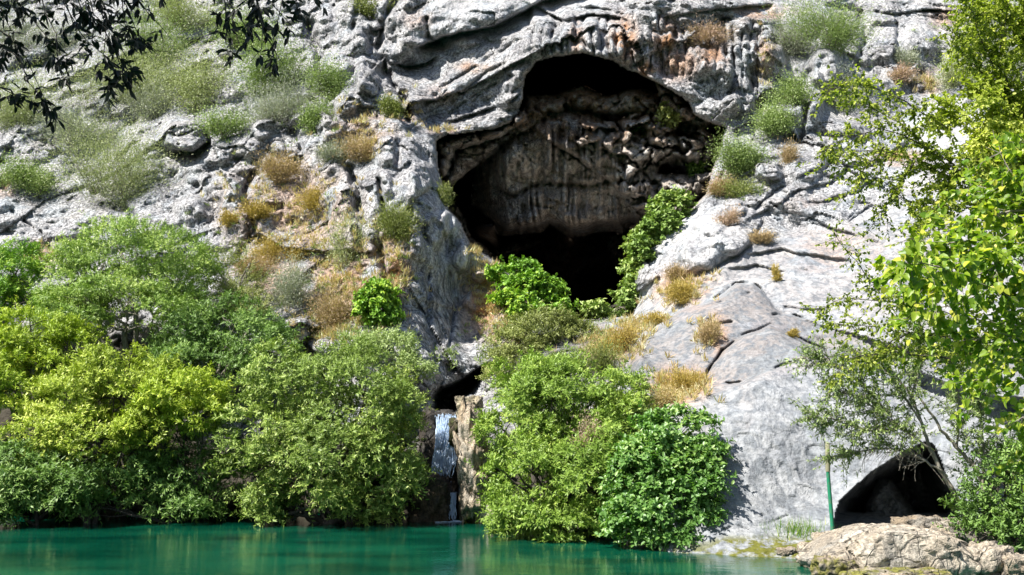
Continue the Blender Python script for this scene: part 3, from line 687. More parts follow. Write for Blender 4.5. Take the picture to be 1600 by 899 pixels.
def shrub(name, label, cat, u, v, ru, rv, mat, group=None, seed=0, n=150, per=22, ll=.12, lw=.022, kind='broom', Y=None, bark=None, dense=1.0):
    """scrub rooted in the rock at photo pixel (u, v+rv): a dome of stems from one base with small leaves along them"""
    rng = np.random.default_rng(seed + 1000)
    if Y is None: Y = rock_Y(u, min(v + rv * .7, 900)) - .1
    s = pxm(Y); base = P(u, v + rv * .8, Y + .15)
    e = empty(name, base, label, cat, group)
    n = int(n * dense * 1.5)
    # stem tips on an irregular dome
    th_ = rng.uniform(0, 2 * math.pi, n); el = np.abs(rng.normal(.75, .45, n)).clip(.02, 1.5)
    rad = rng.uniform(.55, 1.08, n) * (1 + .28 * vn2(th_ * 1.5 + seed, el * 3, 3))
    tip = base + np.stack([np.cos(th_) * np.cos(el) * ru * s * 1.25, np.sin(th_) * np.cos(el) * ru * s * .8 - ru * s * .15, np.sin(el) * rv * s * 1.75], -1) * rad[:, None]
    nb = 5; sub = base + np.stack([rng.uniform(-.62, .62, nb) * ru * s, rng.uniform(-.3, .3, nb) * ru * s, rng.uniform(-.15, .75, nb) * rv * s], -1); szs = rng.uniform(.38, .85, nb)
    ix = rng.choice(nb, n, p=szs ** 2 / (szs ** 2).sum()); tip = sub[ix] + (tip - base) * szs[ix][:, None]
    roots = base * .35 + sub[ix] * .65 + rng.normal(0, .10 * ru * s, (n, 3)) * [1, .5, .2]
    mid = roots + (tip - roots) * .5 + np.array([0, 0, .12 * rv * s]) + rng.normal(0, .06 * ru * s, (n, 3))
    t = rng.random((n, per)) ** .62
    t3 = t[..., None]
    pos = roots[:, None] * (1 - t3) ** 2 + 2 * mid[:, None] * t3 * (1 - t3) + tip[:, None] * t3 ** 2
    tan = nrm(2 * (1 - t3) * (mid - roots)[:, None] + 2 * t3 * (tip - mid)[:, None])
    sp = .085 * (ru + rv) * s
    pos = pos + rng.normal(0, 1, pos.shape) * sp * (.35 + t3)
    pos = pos.reshape(-1, 3); tan = tan.reshape(-1, 3); m = len(pos)
    if kind == 'broom': d = nrm(tan + rng.normal(0, .45, (m, 3)))
    else: d = nrm(tan * .5 + rng.normal(0, .8, (m, 3)))
    nor = rng.normal(0, 1, (m, 3)) + (np.array([0, 0, .2]) if kind == 'broom' else np.array([0, 0, 1.2]))
    val = np.clip(.25 + .35 * t.ravel() + .4 * rng.random(m) - .15 + .25 * vn3(pos[:, 0] * 1.6, pos[:, 1] * 1.6, pos[:, 2] * 1.6, 5), 0, 1)
    V, F, val = leaves(pos, d, nor, ll * rng.uniform(.6, 1.3, m), lw * rng.uniform(.7, 1.3, m), val)
    mesh('foliage', V, F, mat, e, {'v': val})
    paths = []
    for i in rng.choice(n, min(n, 34), replace=False):
        tt = np.linspace(0, .95, 6)[:, None]
        pp = roots[i] * (1 - tt) ** 2 + 2 * mid[i] * tt * (1 - tt) + tip[i] * tt ** 2
        paths.append((pp, np.linspace(.020, .004, 6) * (s / .028)))
    V, F = tubes(paths, 3); mesh('stems', V, F, bark or B_grey, e)
    return e

# ------------------------------------------------------------------ boulders
def boulder(name, label, cat, u, v, ru, rv, Y, mat, seed=0, ry=None, sq=.75, relief=.2, group=None, moss=0., warm=.3, dark=.2, res=70, rot=0., mossline=None, taper=0.):
    rng = np.random.default_rng(seed); s = pxm(Y); c = P(u, v, Y)
    rx, rz = ru * s, rv * s; ry = ry or (rx + rz) * .5
    th_, ph = np.meshgrid(np.linspace(0, 2 * math.pi, res, endpoint=False), np.linspace(-math.pi / 2, math.pi / 2, res // 2))
    d = np.stack([np.cos(th_) * np.cos(ph), np.sin(th_) * np.cos(ph), np.sin(ph)], -1)
    q = np.sign(d) * np.abs(d) ** sq                                        # squarish, not round
    q = q / np.max(np.abs(q), -1, keepdims=True) * .35 + q * .65
    X = q * np.array([rx, ry, rz]); g = X / max(.25, (rx * rz) ** .5) * 1.6 + seed * 3.1
    fa, ea = facets3(g[..., 0], g[..., 1], g[..., 2], seed + 5, 1.3); fb_, eb = facets3(g[..., 0] * 2.4, g[..., 1] * 2.4, g[..., 2] * 2.4, seed + 15, 1.3)
    n_ = relief * (.9 * fa + .35 * fb_ - .22 * np.exp(-ea / .05) - .08 * np.exp(-eb / .06) + .45 * fbm3(g[..., 0] * 1.3, g[..., 1] * 1.3, g[..., 2] * 1.3, 5, seed + 2))
    X = X * (1 + n_[..., None] * np.array([1, 1, 1.1]))
    if taper: X[..., 2] = np.where(X[..., 2] > -.3 * rz, -.3 * rz + (X[..., 2] + .3 * rz) * (1 - taper * np.clip(-X[..., 0] / rx, 0, 1) ** 2 - .5 * taper * np.clip(X[..., 0] / rx, 0, 1) ** 2), X[..., 2])
    if rot: 
        cr, sr = math.cos(rot), math.sin(rot); X = np.stack([X[..., 0] * cr - X[..., 2] * sr, X[..., 1], X[..., 0] * sr + X[..., 2] * cr], -1)
    X = X + c; n1, n2 = th_.shape
    j, i = np.meshgrid(range(n1 - 1), range(n2), indexing='ij'); j = j.ravel(); i = i.ravel(); i2 = (i + 1) % n2
    F = np.stack([j * n2 + i, j * n2 + i2, (j + 1) * n2 + i2, (j + 1) * n2 + i], -1)
    Vv = X.reshape(-1, 3); o1 = np.ones(len(Vv))
    mo = o1 * moss
    if mossline is not None: mo = np.maximum(mo, sstep(mossline, mossline - .25, Vv[:, 2]))
    o = mesh(name, Vv, F, mat, None, {'warm': o1 * warm, 'dark': o1 * dark, 'moss': mo, 'rough': o1 * .6, 'slab': o1 * 0, 'base_shade': o1 * 0}, smooth=True)
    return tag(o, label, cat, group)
M_warm = rock_mat('river_boulder', light=(.50, .45, .37), mid=(.34, .30, .25), cream=(.55, .46, .34), orange=(.42, .27, .12), moss=(.20, .20, .015), fine=1.8, crack=.8)
M_pale = rock_mat('pale_boulder', light=(.62, .57, .49), mid=(.44, .40, .34), cream=(.64, .56, .44), orange=(.50, .34, .17), moss=(.20, .20, .015), fine=1.8, crack=.8)
M_wet = rock_mat('wet_rock', light=(.10, .095, .085), mid=(.05, .05, .05), cream=(.12, .09, .06), orange=(.14, .08, .03), dark=(.02, .022, .028), moss=(.06, .08, .015), fine=1.5)
boulder('boulder', 'big flat-topped tan boulder at the water edge in front of the dark hollow', 'rock', 1386, 872, 118, 48, 23.2, M_pale, 3, ry=1.1, relief=.085, mossline=.12, res=220, sq=.6, taper=.6)
boulder('boulder', 'tan rounded rock just right of the big flat-topped boulder at the bottom edge', 'rock', 1538, 879, 38, 28, 22.6, M_pale, 4, relief=.2, res=90)
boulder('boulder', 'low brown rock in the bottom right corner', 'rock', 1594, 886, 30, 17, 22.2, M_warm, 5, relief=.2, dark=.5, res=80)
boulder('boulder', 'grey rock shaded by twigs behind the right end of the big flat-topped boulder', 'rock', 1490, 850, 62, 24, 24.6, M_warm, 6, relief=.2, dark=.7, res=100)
boulder('boulder', 'small pale stone at the left tip of the big flat-topped boulder', 'rock', 1290, 845, 20, 12, 24.7, M_warm, 7, relief=.2, res=60)
boulder('boulder', 'mossy yellow-green stone in the water under the left end of the big boulder', 'rock', 1303, 888, 32, 17, 22.3, M_warm, 8, relief=.2, moss=.8, res=70)
boulder('boulder', 'mossy slab lying in the water under the middle of the big boulder', 'rock', 1400, 902, 78, 13, 21.9, M_warm, 18, relief=.16, moss=.85, res=90)
boulder('boulder', 'low pale stone ledge at the water beside the fig tree', 'rock', 1168, 846, 44, 14, 27.4, M_pale, 9, relief=.12, warm=.5, res=80, mossline=.1)
boulder('boulder', 'low grey rock at the foot of the trunk in the mouth of the hollow', 'rock', 1448, 826, 50, 17, 27.6, M_warm, 10, relief=.2, warm=.4, res=80)
boulder('rock_pillar', 'tall pale rock pillar standing right of the waterfall', 'rock', 742, 745, 24, 92, 34.0, M_pale, 11, ry=.8, relief=.32, warm=.6, sq=.9, res=130, mossline=.35, rot=.06)
boulder('boulder', 'cream block perched on top of the pale pillar beside the waterfall', 'rock', 733, 641, 19, 20, 34.9, M_pale, 12, relief=.2, moss=.25, res=80, sq=.55)
boulder('boulder', 'wet mossy boulder splitting the waterfall beside its upper right edge', 'rock', 713, 676, 11, 20, 35.5, M_wet, 13, relief=.2, moss=.7, res=60)
boulder('boulder', 'dark wet boulder under the upper cascade at the left', 'rock', 672, 790, 32, 42, 34.6, M_wet, 14, relief=.22, res=90, warm=.5)
boulder('boulder', 'low wet rock at the foot of the pillar by the lower trickle', 'rock', 731, 800, 13, 26, 34.4, M_wet, 15, relief=.22, moss=.4, warm=.7, res=70)
boulder('rock_ledge', 'dark wet rock wall that the waterfall runs down', 'rock', 692, 712, 36, 66, 37.4, M_wet, 16, relief=.16, res=90, sq=.6)

for k_, (a, b, c_, d_, lab) in enumerate([(1512,862,22,12,'small brown stone wedged between the big flat boulder and the rounded rock'), (1568,862,26,13,'shaded brown stone above the rounded rock at the right edge'), (1228,862,14,6,'small stone in the shallows left of the big flat-topped boulder'), (1262,856,16,8,'tan stone beside the green grass at the water'), (1508,890,18,12,'dark stone in the water right of the big flat-topped boulder'), (1605,862,22,16,'dark stone at the right edge under the glossy shrub'), (1440,846,20,9,'pale stone lying on top behind the big flat-topped boulder')]):
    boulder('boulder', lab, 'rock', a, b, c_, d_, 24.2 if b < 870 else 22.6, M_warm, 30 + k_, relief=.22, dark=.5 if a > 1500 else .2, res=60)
# ------------------------------------------------------------------ waterfall
N = NT('falling_water'); N.b.inputs['Base Color'].default_value = (.74, .85, .95, 1); N.b.inputs['Roughness'].default_value = .25
tr = N.n('BsdfTranslucent'); tr.inputs['Color'].default_value = (.35, .6, .85, 1); ms = N.n('MixShader'); ms.inputs[0].default_value = .4
N.l(N.b.outputs[0], ms.inputs[1]); N.l(tr.outputs[0], ms.inputs[2]); N.l(ms.outputs[0], N.out.inputs[0]); M_fall = N.m
fall = empty('waterfall', P(700, 811, 35.0), 'narrow blue-white waterfall dropping between the willow and the pale rock pillar', 'waterfall')
rng = np.random.default_rng(5)
def cascade(name, top, bot, n, r0, r1, Y0, Y1, bulge=.3, kink=0.0):
    """top, bot: (u0, u1, v)"""
    ps = []
    for i in range(n):
        a = rng.random(); b = np.clip(a + rng.normal(0, .10), 0, 1); m = 12; t = np.linspace(0, 1, m)
        t0 = rng.uniform(0, .15) if rng.random() < .45 else rng.uniform(0, .7); t1 = rng.uniform(.75, 1) if rng.random() < .6 else rng.uniform(t0 + .15, 1)
        t = t0 + t * (t1 - t0)
        u = (top[0] + a * (top[1] - top[0])) * (1 - t) + (bot[0] + b * (bot[1] - bot[0])) * t + kink * np.sin(t * 5 + a * 3) + rng.normal(0, .55, m)
        v = top[2] + (bot[2] - top[2]) * t ** 1.05
        Y = Y0 + (Y1 - Y0) * t - bulge * np.sin(np.clip(t * 1.6, 0, 1) * math.pi / 2) + rng.normal(0, .05)
        ps.append((P(u, v, Y), rng.uniform(r0, r1) * np.sin(np.linspace(.25, math.pi - .25, m)) ** .6))
    V, F = tubes(ps, 5); return mesh(name, V, F, M_fall, fall, smooth=True)
cascade('upper_cascade', (681, 718, 645), (676, 697, 752), 100, .005, .024, 36.6, 35.9, .5, 2.2)
cascade('broken_strands', (680, 719, 646), (676, 699, 750), 90, .003, .012, 36.5, 35.8, .6, 3.0)
cascade('side_run', (706, 720, 660), (690, 706, 738), 26, .008, .028, 36.0, 35.6, .3, 1.5)
cascade('side_run', (716, 722, 700), (695, 703, 752), 16, .008, .022, 35.5, 35.3, .1, 1.0)
cascade('lower_cascade', (704, 714, 768), (700, 713, 816), 42, .008, .030, 34.5, 34.2, .1, .6)
ps_ = []
for k in range(46):                                                       # spray and white water breaking over the ledge
    c0 = P(rng.uniform(680, 716), 648 + abs(rng.normal(0, 6.0)), 36.45 + rng.normal(0, .08)); ps_.append((np.stack([c0 - [.006, 0, .03], c0, c0 + [.006, 0, .03]]), np.array([.004, .016, .004])))
for k in range(60):
    c0 = P(rng.normal(688, 7), 752 + rng.normal(0, 5), 35.6 + rng.normal(0, .1)); ps_.append((np.stack([c0 - [.015, 0, .01], c0, c0 + [.015, 0, .01]]), np.array([.004, .014, .004])))
V, F = tubes(ps_, 5); tag(mesh('spray', V, F, M_fall, fall), kind='stuff')
# foam where the lower trickle meets the pond
ps = []
for i in range(70):
    a = rng.uniform(0, 2 * math.pi); r_ = abs(rng.normal(0, .26)) ; c = P(702, 814, 34.1); c = c + np.array([math.cos(a) * r_ * .9, math.sin(a) * r_ * .5, -c[2] + .012])
    d = np.array([rng.uniform(.04, .16), rng.uniform(-.03, .03), 0]); ps.append((np.stack([c - d, c, c + d]), np.array([.006, .014, .006])))
V, F = tubes(ps, 5); tag(mesh('foam', V, F, M_fall, fall), kind='stuff')
# the run of water that feeds it
ps = []
# ------------------------------------------------------------------ waterside trees
G = lambda *a: lobe_px(*a)
Z = .04
wil = dict(ll=.130, lw=.038, sl_=.34)
tree('willow_tree', 'large round olive-green willow left of the waterfall, hanging to the water', 'willow', P(520, 822, 33.6),
     [G(470,605,84,60,34.4), G(560,640,88,78,34), G(420,690,80,68,33.4), G(515,715,95,74,33), G(605,700,62,86,33.6), G(395,745,52,46,33.2), G(490,765,76,38,32.9), G(590,765,60,40,33.4), G(450,800,50,16,33), G(560,800,40,14,33)],
     L_willow, B_dark, 8680, 14, **wil, seed=21, droop=.35, zmin=Z, trunk_r=.13)
tree('willow_tree', 'bright green willow right of the waterfall, in front of the dry slope', 'willow', P(860, 850, 29.6),
     [G(822,602,62,52,32.4), G(810,672,52,70,31.6), G(872,640,76,70,31.4), G(935,640,62,62,31.2), G(985,640,52,46,31.4), G(848,760,84,72,29.8), G(925,745,80,76,29.6), G(960,690,50,56,30.2), G(816,812,56,36,29.6), G(900,825,80,30,28.9)],
     leaf_mat('fresh_willow_leaf', (0.089, 0.165, 0.022), (0.260, 0.378, 0.054), (0.397, 0.472, 0.098)), B_dark, 8370, 14, **wil, seed=22, droop=.3, zmin=Z, trunk_r=.11)
tree('fig_tree', 'dark broad-leaved fig tree overhanging the water at the foot of the grey slab', 'fig tree', P(1040, 852, 27.9),
     [G(1052,690,52,42,28.2), G(1005,752,52,52,27.9), G(1068,765,48,48,27.7), G(1100,715,24,20,27.9), G(1030,815,72,38,27.4), G(1098,822,28,30,27.2), G(1090,770,34,44,27.5)],
     L_fig, B_grey, 3487, 10, ll=.125, lw=.080, sl_=.30, seed=23, tpl=OVAL, zmin=Z, trunk_r=.08, flat=.6, droop=.3, clump=.36)
tree('yellow_green_tree', 'yellow-green bushy tree at the left of the pond, its top turned olive yellow', 'tree', P(140, 826, 33.4),
     [G(180,588,60,46,34.8), G(228,610,40,44,34.6), G(112,634,60,46,34.4), G(150,680,78,48,33.8), G(60,690,60,44,33.8), G(228,690,50,50,33.9)],
     L_yellow, B_dark, 3875, 14, ll=.13, lw=.04, sl_=.34, seed=24, up=.5, flat=.5, trunk_r=.1)
tree('lemon_green_tree', 'small lemon-green tree between the olive-yellow tree and the big willow', 'tree', P(300, 826, 34.6),
     [G(285,618,60,30,33.8), G(255,645,40,28,33.6), G(318,650,38,28,33.6), G(225,672,34,18,33.4)],
     L_lemon, B_dark, 1705, 12, ll=.15, lw=.042, sl_=.30, seed=25, up=.4, flat=.8, trunk_r=.05)
tree('dark_shrub', 'dark green drooping shrub low over the water at the far left', 'shrub', P(60, 826, 32.9),
     [G(45,745,66,40,33), G(5,780,44,30,32.6), G(110,765,48,34,32.7)],
     L_dark, B_dark, 2325, 13, ll=.16, lw=.042, sl_=.4, seed=26, droop=.5, zmin=Z, flat=.6, trunk_r=.06)
tree('dark_shrub', 'shadowed dark green shrub over the water between the yellow tree and the big willow', 'shrub', P(260, 826, 33.6),
     [G(205,740,56,40,34.2), G(285,735,54,50,34.4), G(270,790,60,22,33.7), G(150,790,36,20,33.2)],
     L_dark, B_dark, 2015, 12, ll=.15, lw=.036, sl_=.4, seed=27, droop=.5, zmin=Z, trunk_r=.06)
tree('bright_tree', 'bright yellow-green tree rising at the left edge above the pond', 'tree', P(20, 790, 36.2),
     [G(50,528,74,38,36.6), G(-10,560,60,50,36), G(100,560,44,34,36.2), G(30,600,70,44,35.4)],
     leaf_mat('lime_leaf', (0.137, 0.224, 0.017), (0.370, 0.472, 0.032), (0.548, 0.543, 0.065)), B_dark, 2945, 13, ll=.14, lw=.04, sl_=.32, seed=28, up=.5, flat=.6)
tree('bright_tree', 'bright green bush at the far left edge, below the bare rock', 'tree', P(0, 520, 42),
     [G(20,425,42,40,41), G(-25,450,50,60,41), G(30,475,60,36,40)],
     L_green, B_dark, 2015, 13, ll=.14, lw=.04, sl_=.34, seed=29, up=.6)
tree('round_tree', 'broad round-topped green tree above the yellow-green one, against the rock', 'tree', P(200, 560, 40),
     [G(205,405,96,52,41), G(140,440,66,56,40.6), G(270,430,64,56,41), G(200,490,120,50,39.6), G(110,500,50,46,39.4)],
     leaf_mat('bright_willow_leaf', (0.096, 0.177, 0.032), (0.260, 0.378, 0.065), (0.411, 0.496, 0.120)), B_grey, 6045, 14, ll=.13, lw=.034, sl_=.38, seed=30, up=.5)  # leaf colour a brighter green than the big willow
tree('dark_tree', 'deep green tree filling the gap above the big willow and the lemon-green tree', 'tree', P(350, 620, 38.5),
     [G(300,520,60,46,39.4), G(365,525,62,46,39), G(420,560,52,48,38.4), G(340,575,80,40,37.8), G(290,570,50,30,38)],
     L_dark, B_grey, 3720, 14, ll=.13, lw=.036, sl_=.36, seed=31, up=.4)
tree('grey_green_tree', 'thin grey-green small tree right of the broad round tree, twigs showing', 'tree', P(370, 530, 42),
     [G(370,440,42,44,42.2), G(345,480,40,34,41.8), G(405,490,36,36,41.8)],
     L_olive, B_grey, 1395, 12, ll=.10, lw=.026, sl_=.42, seed=32, up=.6, nlimb=9)
tree('fig_bush', 'lush bright green fig climbing the right side of the cave mouth', 'fig bush', P(1010, 480, 44.6),
     [G(1055,330,30,22,45), G(1030,365,40,34,44.8), G(1012,412,34,40,44.4), G(1000,455,34,24,44.2), G(960,486,34,14,44)],
     leaf_mat('cave_fig_leaf', (0.081, 0.160, 0.028), (0.232, 0.330, 0.074), (0.394, 0.460, 0.147)), B_grey, 2635, 9, ll=.17, lw=.12, sl_=.30, seed=33, tpl=OVAL, flat=.7, trunk_r=.05)
tree('leafy_bush', 'green leafy bush spilling down the slope below the left of the cave mouth', 'bush', P(840, 515, 43.6),
     [G(805,432,34,20,45), G(838,462,34,28,44.3), G(812,480,36,26,44), G(860,490,30,22,43.6)],
     L_green, B_grey, 2015, 10, ll=.16, lw=.10, sl_=.28, seed=34, tpl=OVAL, flat=.5, trunk_r=.04)
tree('ivy_clump', 'small dark bright-edged ivy clump on the left cliff above the big willow', 'ivy', P(598, 520, 41),
     [G(596,462,26,22,41), G(592,492,30,26,40.6), G(575,480,16,20,40.8)], L_green, B_dark, 806, 9, ll=.14, lw=.10, sl_=.22, seed=35, tpl=OVAL, trunk_r=.03)
tree('low_bush', 'low olive bush on the slope between the willow and the cave fig', 'bush', P(850, 560, 40),
     [G(850,520,52,26,41.4), G(800,545,40,28,40.6), G(900,530,34,20,41.2), G(780,580,24,24,39.6)], L_olive, B_grey, 2015, 12, ll=.12, lw=.034, sl_=.36, seed=36, up=.7, trunk_r=.04)
tree('low_bush', 'pale green bushy growth on top of the big willow under the ivy', 'bush', P(600, 600, 38),
     [G(610,545,40,24,38.6), G(560,545,34,18,38.8), G(650,575,24,26,38)], L_palegreen, B_grey, 961, 12, ll=.12, lw=.034, sl_=.36, seed=37, up=.7, trunk_r=.03)
tree('shore_shrub', 'glossy green shrub in the shade at the right edge above the rocks', 'shrub', P(1575, 850, 24.4),
     [G(1560,730,50,40,25), G(1520,790,24,30,24.8), G(1575,770,50,50,24.6), G(1545,815,36,32,24.3), G(1600,825,36,36,23.8), G(1590,720,30,40,24.8), G(1530,845,34,20,24.0), G(1575,850,40,20,23.6), G(1620,780,50,70,24.4)],
     L_dark, B_dark, 1150, 12, ll=.10, lw=.042, sl_=.30, seed=38, up=.4, trunk_r=.03, tpl=OVAL)
for (u_, v_, ru_, rv_, lab, mt) in [(1003,208,16,22,'dark green plant hanging from a crack inside the cave, middle right', L_dark), (1045,178,12,22,'olive green plant hanging under the roof of the cave, upper right', L_olive), (1090,262,12,8,'tiny green tuft on the dark ledge at the right of the cave', L_dark)]:
    tree('hanging_plant', lab, 'plant', P(u_, v_ - rv_ * .5, rock_Y(u_, v_) - .3), [G(u_, v_, ru_, rv_, rock_Y(u_, v_) - .8, .5)], mt, B_dark, 130, 8, ll=.16, lw=.09, sl_=.25, seed=int(u_), tpl=OVAL, droop=.8, up=-.2, trunk_r=.02, nlimb=2)

# ------------------------------------------------------------------ scrub on the cliff
SC = 'scrub growing on the cliff'
S = [(60,272,48,32,L_palegreen,'rounded fresh green shrub on the bare rock at the far left','leaf',1.1),
 (190,255,78,74,L_pale,'large feathery pale green broom above the round tree at the left','broom',2.2),
 (120,190,56,40,L_grey,'greyish twiggy shrub left of and above the feathery broom','broom',1.2),
 (40,150,60,50,L_pale,'pale grey-green broom at the left edge behind the hanging leaves','broom',1.5),
 (170,105,90,56,L_pale,'wide pale broom behind the dense part of the hanging leaves','broom',2.0),
 (250,60,60,46,L_palegreen,'pale broom to the right of the dense hanging leaves near the top','broom',1.2),
 (60,60,80,50,L_grey,'grey twiggy shrub in the top left corner behind the hanging leaves','broom',1.5),
 (300,20,54,30,L_pale,'pale shrub at the top edge between the two hanging leaf clusters','broom',1.0),
 (325,120,62,56,L_pale,'light yellow-green rounded shrub above the big cracked boulder of the left cliff','leaf',1.8),
 (385,40,46,36,L_palegreen,'fresh green shrub behind the right cluster of hanging leaves','leaf',1.0),
 (420,105,56,48,L_palegreen,'green shrub just under the right cluster of hanging leaves','leaf',1.6),
 (440,165,62,40,L_grey,'grey-green bare-twigged shrub in the middle of the left cliff scrub','broom',1.4),
 (350,195,34,26,L_palegreen,'small pale green shrub right of the big cracked boulder','leaf',.7),
 (516,126,34,32,L_palegreen,'vivid green shrub at the right end of the left cliff scrub','leaf',1.1),
 (488,186,30,26,L_palegreen,'small fresh green shrub below the right end of the scrub','leaf',.8),
 (236,150,40,40,L_grey,'sparse grey shrub left of the cracked boulder','broom',.8),
 (570,232,36,24,L_brown,'rounded brown dry shrub midway up the left cliff','broom',1.0),
 (430,268,34,24,L_brown,'dry brown tuft shrub left of the ochre one on the left cliff','broom',.8),
 (490,314,31,22,L_ochre,'rounded ochre-green shrub in the middle of the left cliff','broom',1.0),
 (405,332,22,17,L_ochre,'small ochre shrub left of the rounded ochre-green one','broom',.6),
 (362,344,15,15,L_ochre,'tiny ochre tuft shrub farthest left of the ochre ones','broom',.4),
 (445,384,46,28,L_ochre,'wide ochre-brown shrub below the ochre-green one','broom',1.1),
 (394,412,34,20,L_brown,'low brown dry shrub just right of the round tree top','broom',.7),
 (516,240,24,20,L_grey,'small grey wispy shrub between the two brown shrubs','broom',.4),
 (626,344,31,36,L_olive,'dark olive broom hanging beside the grey buttress','broom',1.3),
 (613,165,20,24,L_olive,'green shrub in the gully left of the smooth grey slabs','leaf',.7),
 (582,8,30,18,L_olive,'olive shrub in the gully at the top edge','leaf',.6),
 (546,362,36,60,L_pale,'thin see-through pale shrub standing on the left cliff left of the olive broom','broom',.7),
 (530,478,46,44,L_brown,'brown half-dry twiggy shrub left of the ivy clump','broom',1.0),
 (470,452,44,40,L_grey,'grey-green scrub left of the brown twiggy shrub','broom',1.2),
 (480,505,44,28,L_olive,'olive scrub directly above the left shoulder of the big willow','leaf',1.0),
 (695,300,9,26,L_olive,'narrow olive tuft on the left rim of the cave mouth','broom',.3),
 (1104,62,30,18,L_pink,'rounded pinkish-brown cushion shrub on the cliff above the cave','broom',1.1),
 (1156,246,44,44,L_palegreen,'large pale green shrub at the right rim of the cave mouth','leaf',1.9),
 (1205,190,36,34,L_palegreen,'pale green shrub up and right of the one at the cave rim','leaf',1.1),
 (1150,290,34,18,L_olive,'low olive shrub under the large shrub at the right rim','broom',.7),
 (1118,292,24,14,L_brown,'reddish-brown dry shrub at the lower right corner of the cave mouth','broom',.6),
 (1240,135,40,36,L_palegreen,'olive-green shrub left of the tall pale tooth of rock','leaf',1.0),
 (1295,42,66,44,L_palegreen,'large pale green broom above the tall pale tooth of rock','broom',2.0),
 (1240,60,36,40,L_grey,'grey-green shrub left of the large broom at the top','broom',.8),
 (1325,135,36,50,L_grey,'wispy grey shrub right of the tall pale tooth of rock','broom',.8),
 (1416,92,17,18,L_grey,'small round grey shrub on the white rock at the upper right','broom',.5),
 (1408,118,24,14,L_pink,'pinkish dry tuft under the small round grey shrub','broom',.4),
 (1540,50,60,50,L_grey,'broad pale grey shrub at the top right behind the leaves','broom',1.5),
 (1500,110,40,36,L_pale,'pale shrub below the broad grey one at the top right','broom',.9),
 (1590,90,40,50,L_grey,'grey shrub at the upper right edge behind the dark foliage','broom',.8),
 (1225,240,20,22,L_brown,'brown tuft in the cleft beside the white rock at right','broom',.4),
 (1190,372,15,13,L_brown,'small brown tuft on the pale rock right of the cave fig','broom',.3),
 (1140,340,18,16,L_pink,'dusty pink tuft on top of the pale rock beside the cave','broom',.3),
 (1075,450,30,24,L_ochre,'orange-brown shrub above the grey slab right of the cave fig','broom',.9),
 (1058,430,18,16,L_brown,'brown tuft left above the orange-brown shrub by the cave fig','broom',.4),
 (1108,520,14,22,L_brown,'dry brown tuft in the notch of the middle grey slab','broom',.5),
 (1215,429,6,13,L_ochre,'tiny upright ochre tuft on the ledge above the slabs','broom',.2),
 (1238,521,6,8,L_ochre,'tiny ochre tuft at the right of the middle slab','broom',.15),
 (1028,494,18,13,L_ochre,'small yellowish tuft on the left edge of the slabs','broom',.4),
 (965,530,36,24,L_ochre,'ochre and pink dry shrub on the slope left of the slabs','broom',1.0),
 (935,562,44,32,L_olive,'olive half-dry shrub on top of the bright willow','broom',1.1),
 (1078,598,28,20,L_ochre,'ochre tuft shrub on the shelf between the two lower slabs','broom',.7),
 (1040,622,34,18,L_straw,'straw-coloured grass clump on the shelf above the fig tree','broom',.7),
 (918,690,18,34,L_pink,'withered pinkish branch patch in the middle of the bright willow','broom',.5),
]
for i, (u_, v_, ru_, rv_, mt, lab, kind, dn) in enumerate(S):
    Yk = None if 'willow' not in lab or 'shoulder' in lab else (28.6 if 'withered' in lab else 33.2)
    s_px = pxm(Yk or rock_Y(u_, min(v_ + rv_ * .7, 900)))
    shrub('shrub', lab, 'shrub', u_, v_, ru_ * (1.28 if i < 16 else 1.12), rv_ * (1.2 if i < 16 else 1.1), mt, SC if Yk is None else None, seed=i, n=150, per=34, ll=(4.2 if kind == 'broom' else 3.0) * s_px, lw=(.85 if kind == 'broom' else 1.4) * s_px,
          kind=kind, Y=Yk, bark=B_dry if mt in (L_brown, L_ochre, L_pink) else B_grey, dense=dn * (1.3 if i < 16 else 1.1))

# ------------------------------------------------------------------ grass and small growth nobody could count
def ground_cover(name, label, patches, mat, ln, seed, wd=.012, lean=.5, tuft=14):
    rng = np.random.default_rng(seed); ps, ds = [], []
    for (u_, v_, ru_, rv_, n_) in patches:
        for k in range(n_):
            a = u_ + rng.normal(0, .5) * ru_; b = v_ + rng.normal(0, .5) * rv_
            if mouth[int(np.clip(np.searchsorted(VS, b), 0, nv - 1)), int(np.clip(np.searchsorted(US, a), 0, nu - 1))] > -2: continue
            Y = rock_Y(a, b); s = pxm(Y); p0 = P(a, b, Y)
            q = p0 + rng.normal(0, 1, (tuft, 3)) * [2.4 * s, 1.5 * s, .6 * s]
            ps.append(q); ds.append(nrm(rng.normal(0, lean, (tuft, 3)) + [0, -.35, 1]))
    p = np.concatenate(ps); d = np.concatenate(ds); m = len(p)
    V, F, val = leaves(p, d, rng.normal(0, 1, (m, 3)), ln * rng.uniform(.5, 1.4, m), wd * rng.uniform(.8, 2.0, m), np.clip(rng.random(m), 0, 1))
    return tag(mesh(name, V, F, mat, None, {'v': val}), label, 'grass', kind='stuff')
ground_cover('dry_grass', 'straw and rust coloured dry grass in the cracks and ledges of the cliff',
  [(470,350,110,80,170), (560,420,70,110,150), (620,420,26,90,70), (760,440,36,50,140), (790,500,40,40,110), (740,395,18,14,26), (560,200,50,50,60), (500,500,70,60,90), (400,290,70,50,60), (690,205,30,10,16), (560,235,30,20,40),
   (1060,455,50,24,80), (990,520,40,30,70), (950,545,60,30,90), (1060,605,50,22,110), (1100,525,22,30,34), (1400,248,36,8,30), (1450,130,20,22,20), (1430,130,30,10,20), (60,400,24,20,30), (1000,510,50,14,40), (640,180,30,30,24), (520,440,60,50,60), (540,520,60,30,60), (880,490,60,12,50), (1195,110,12,60,30), (1090,290,24,10,24)], L_straw, .26, 51, wd=.022)
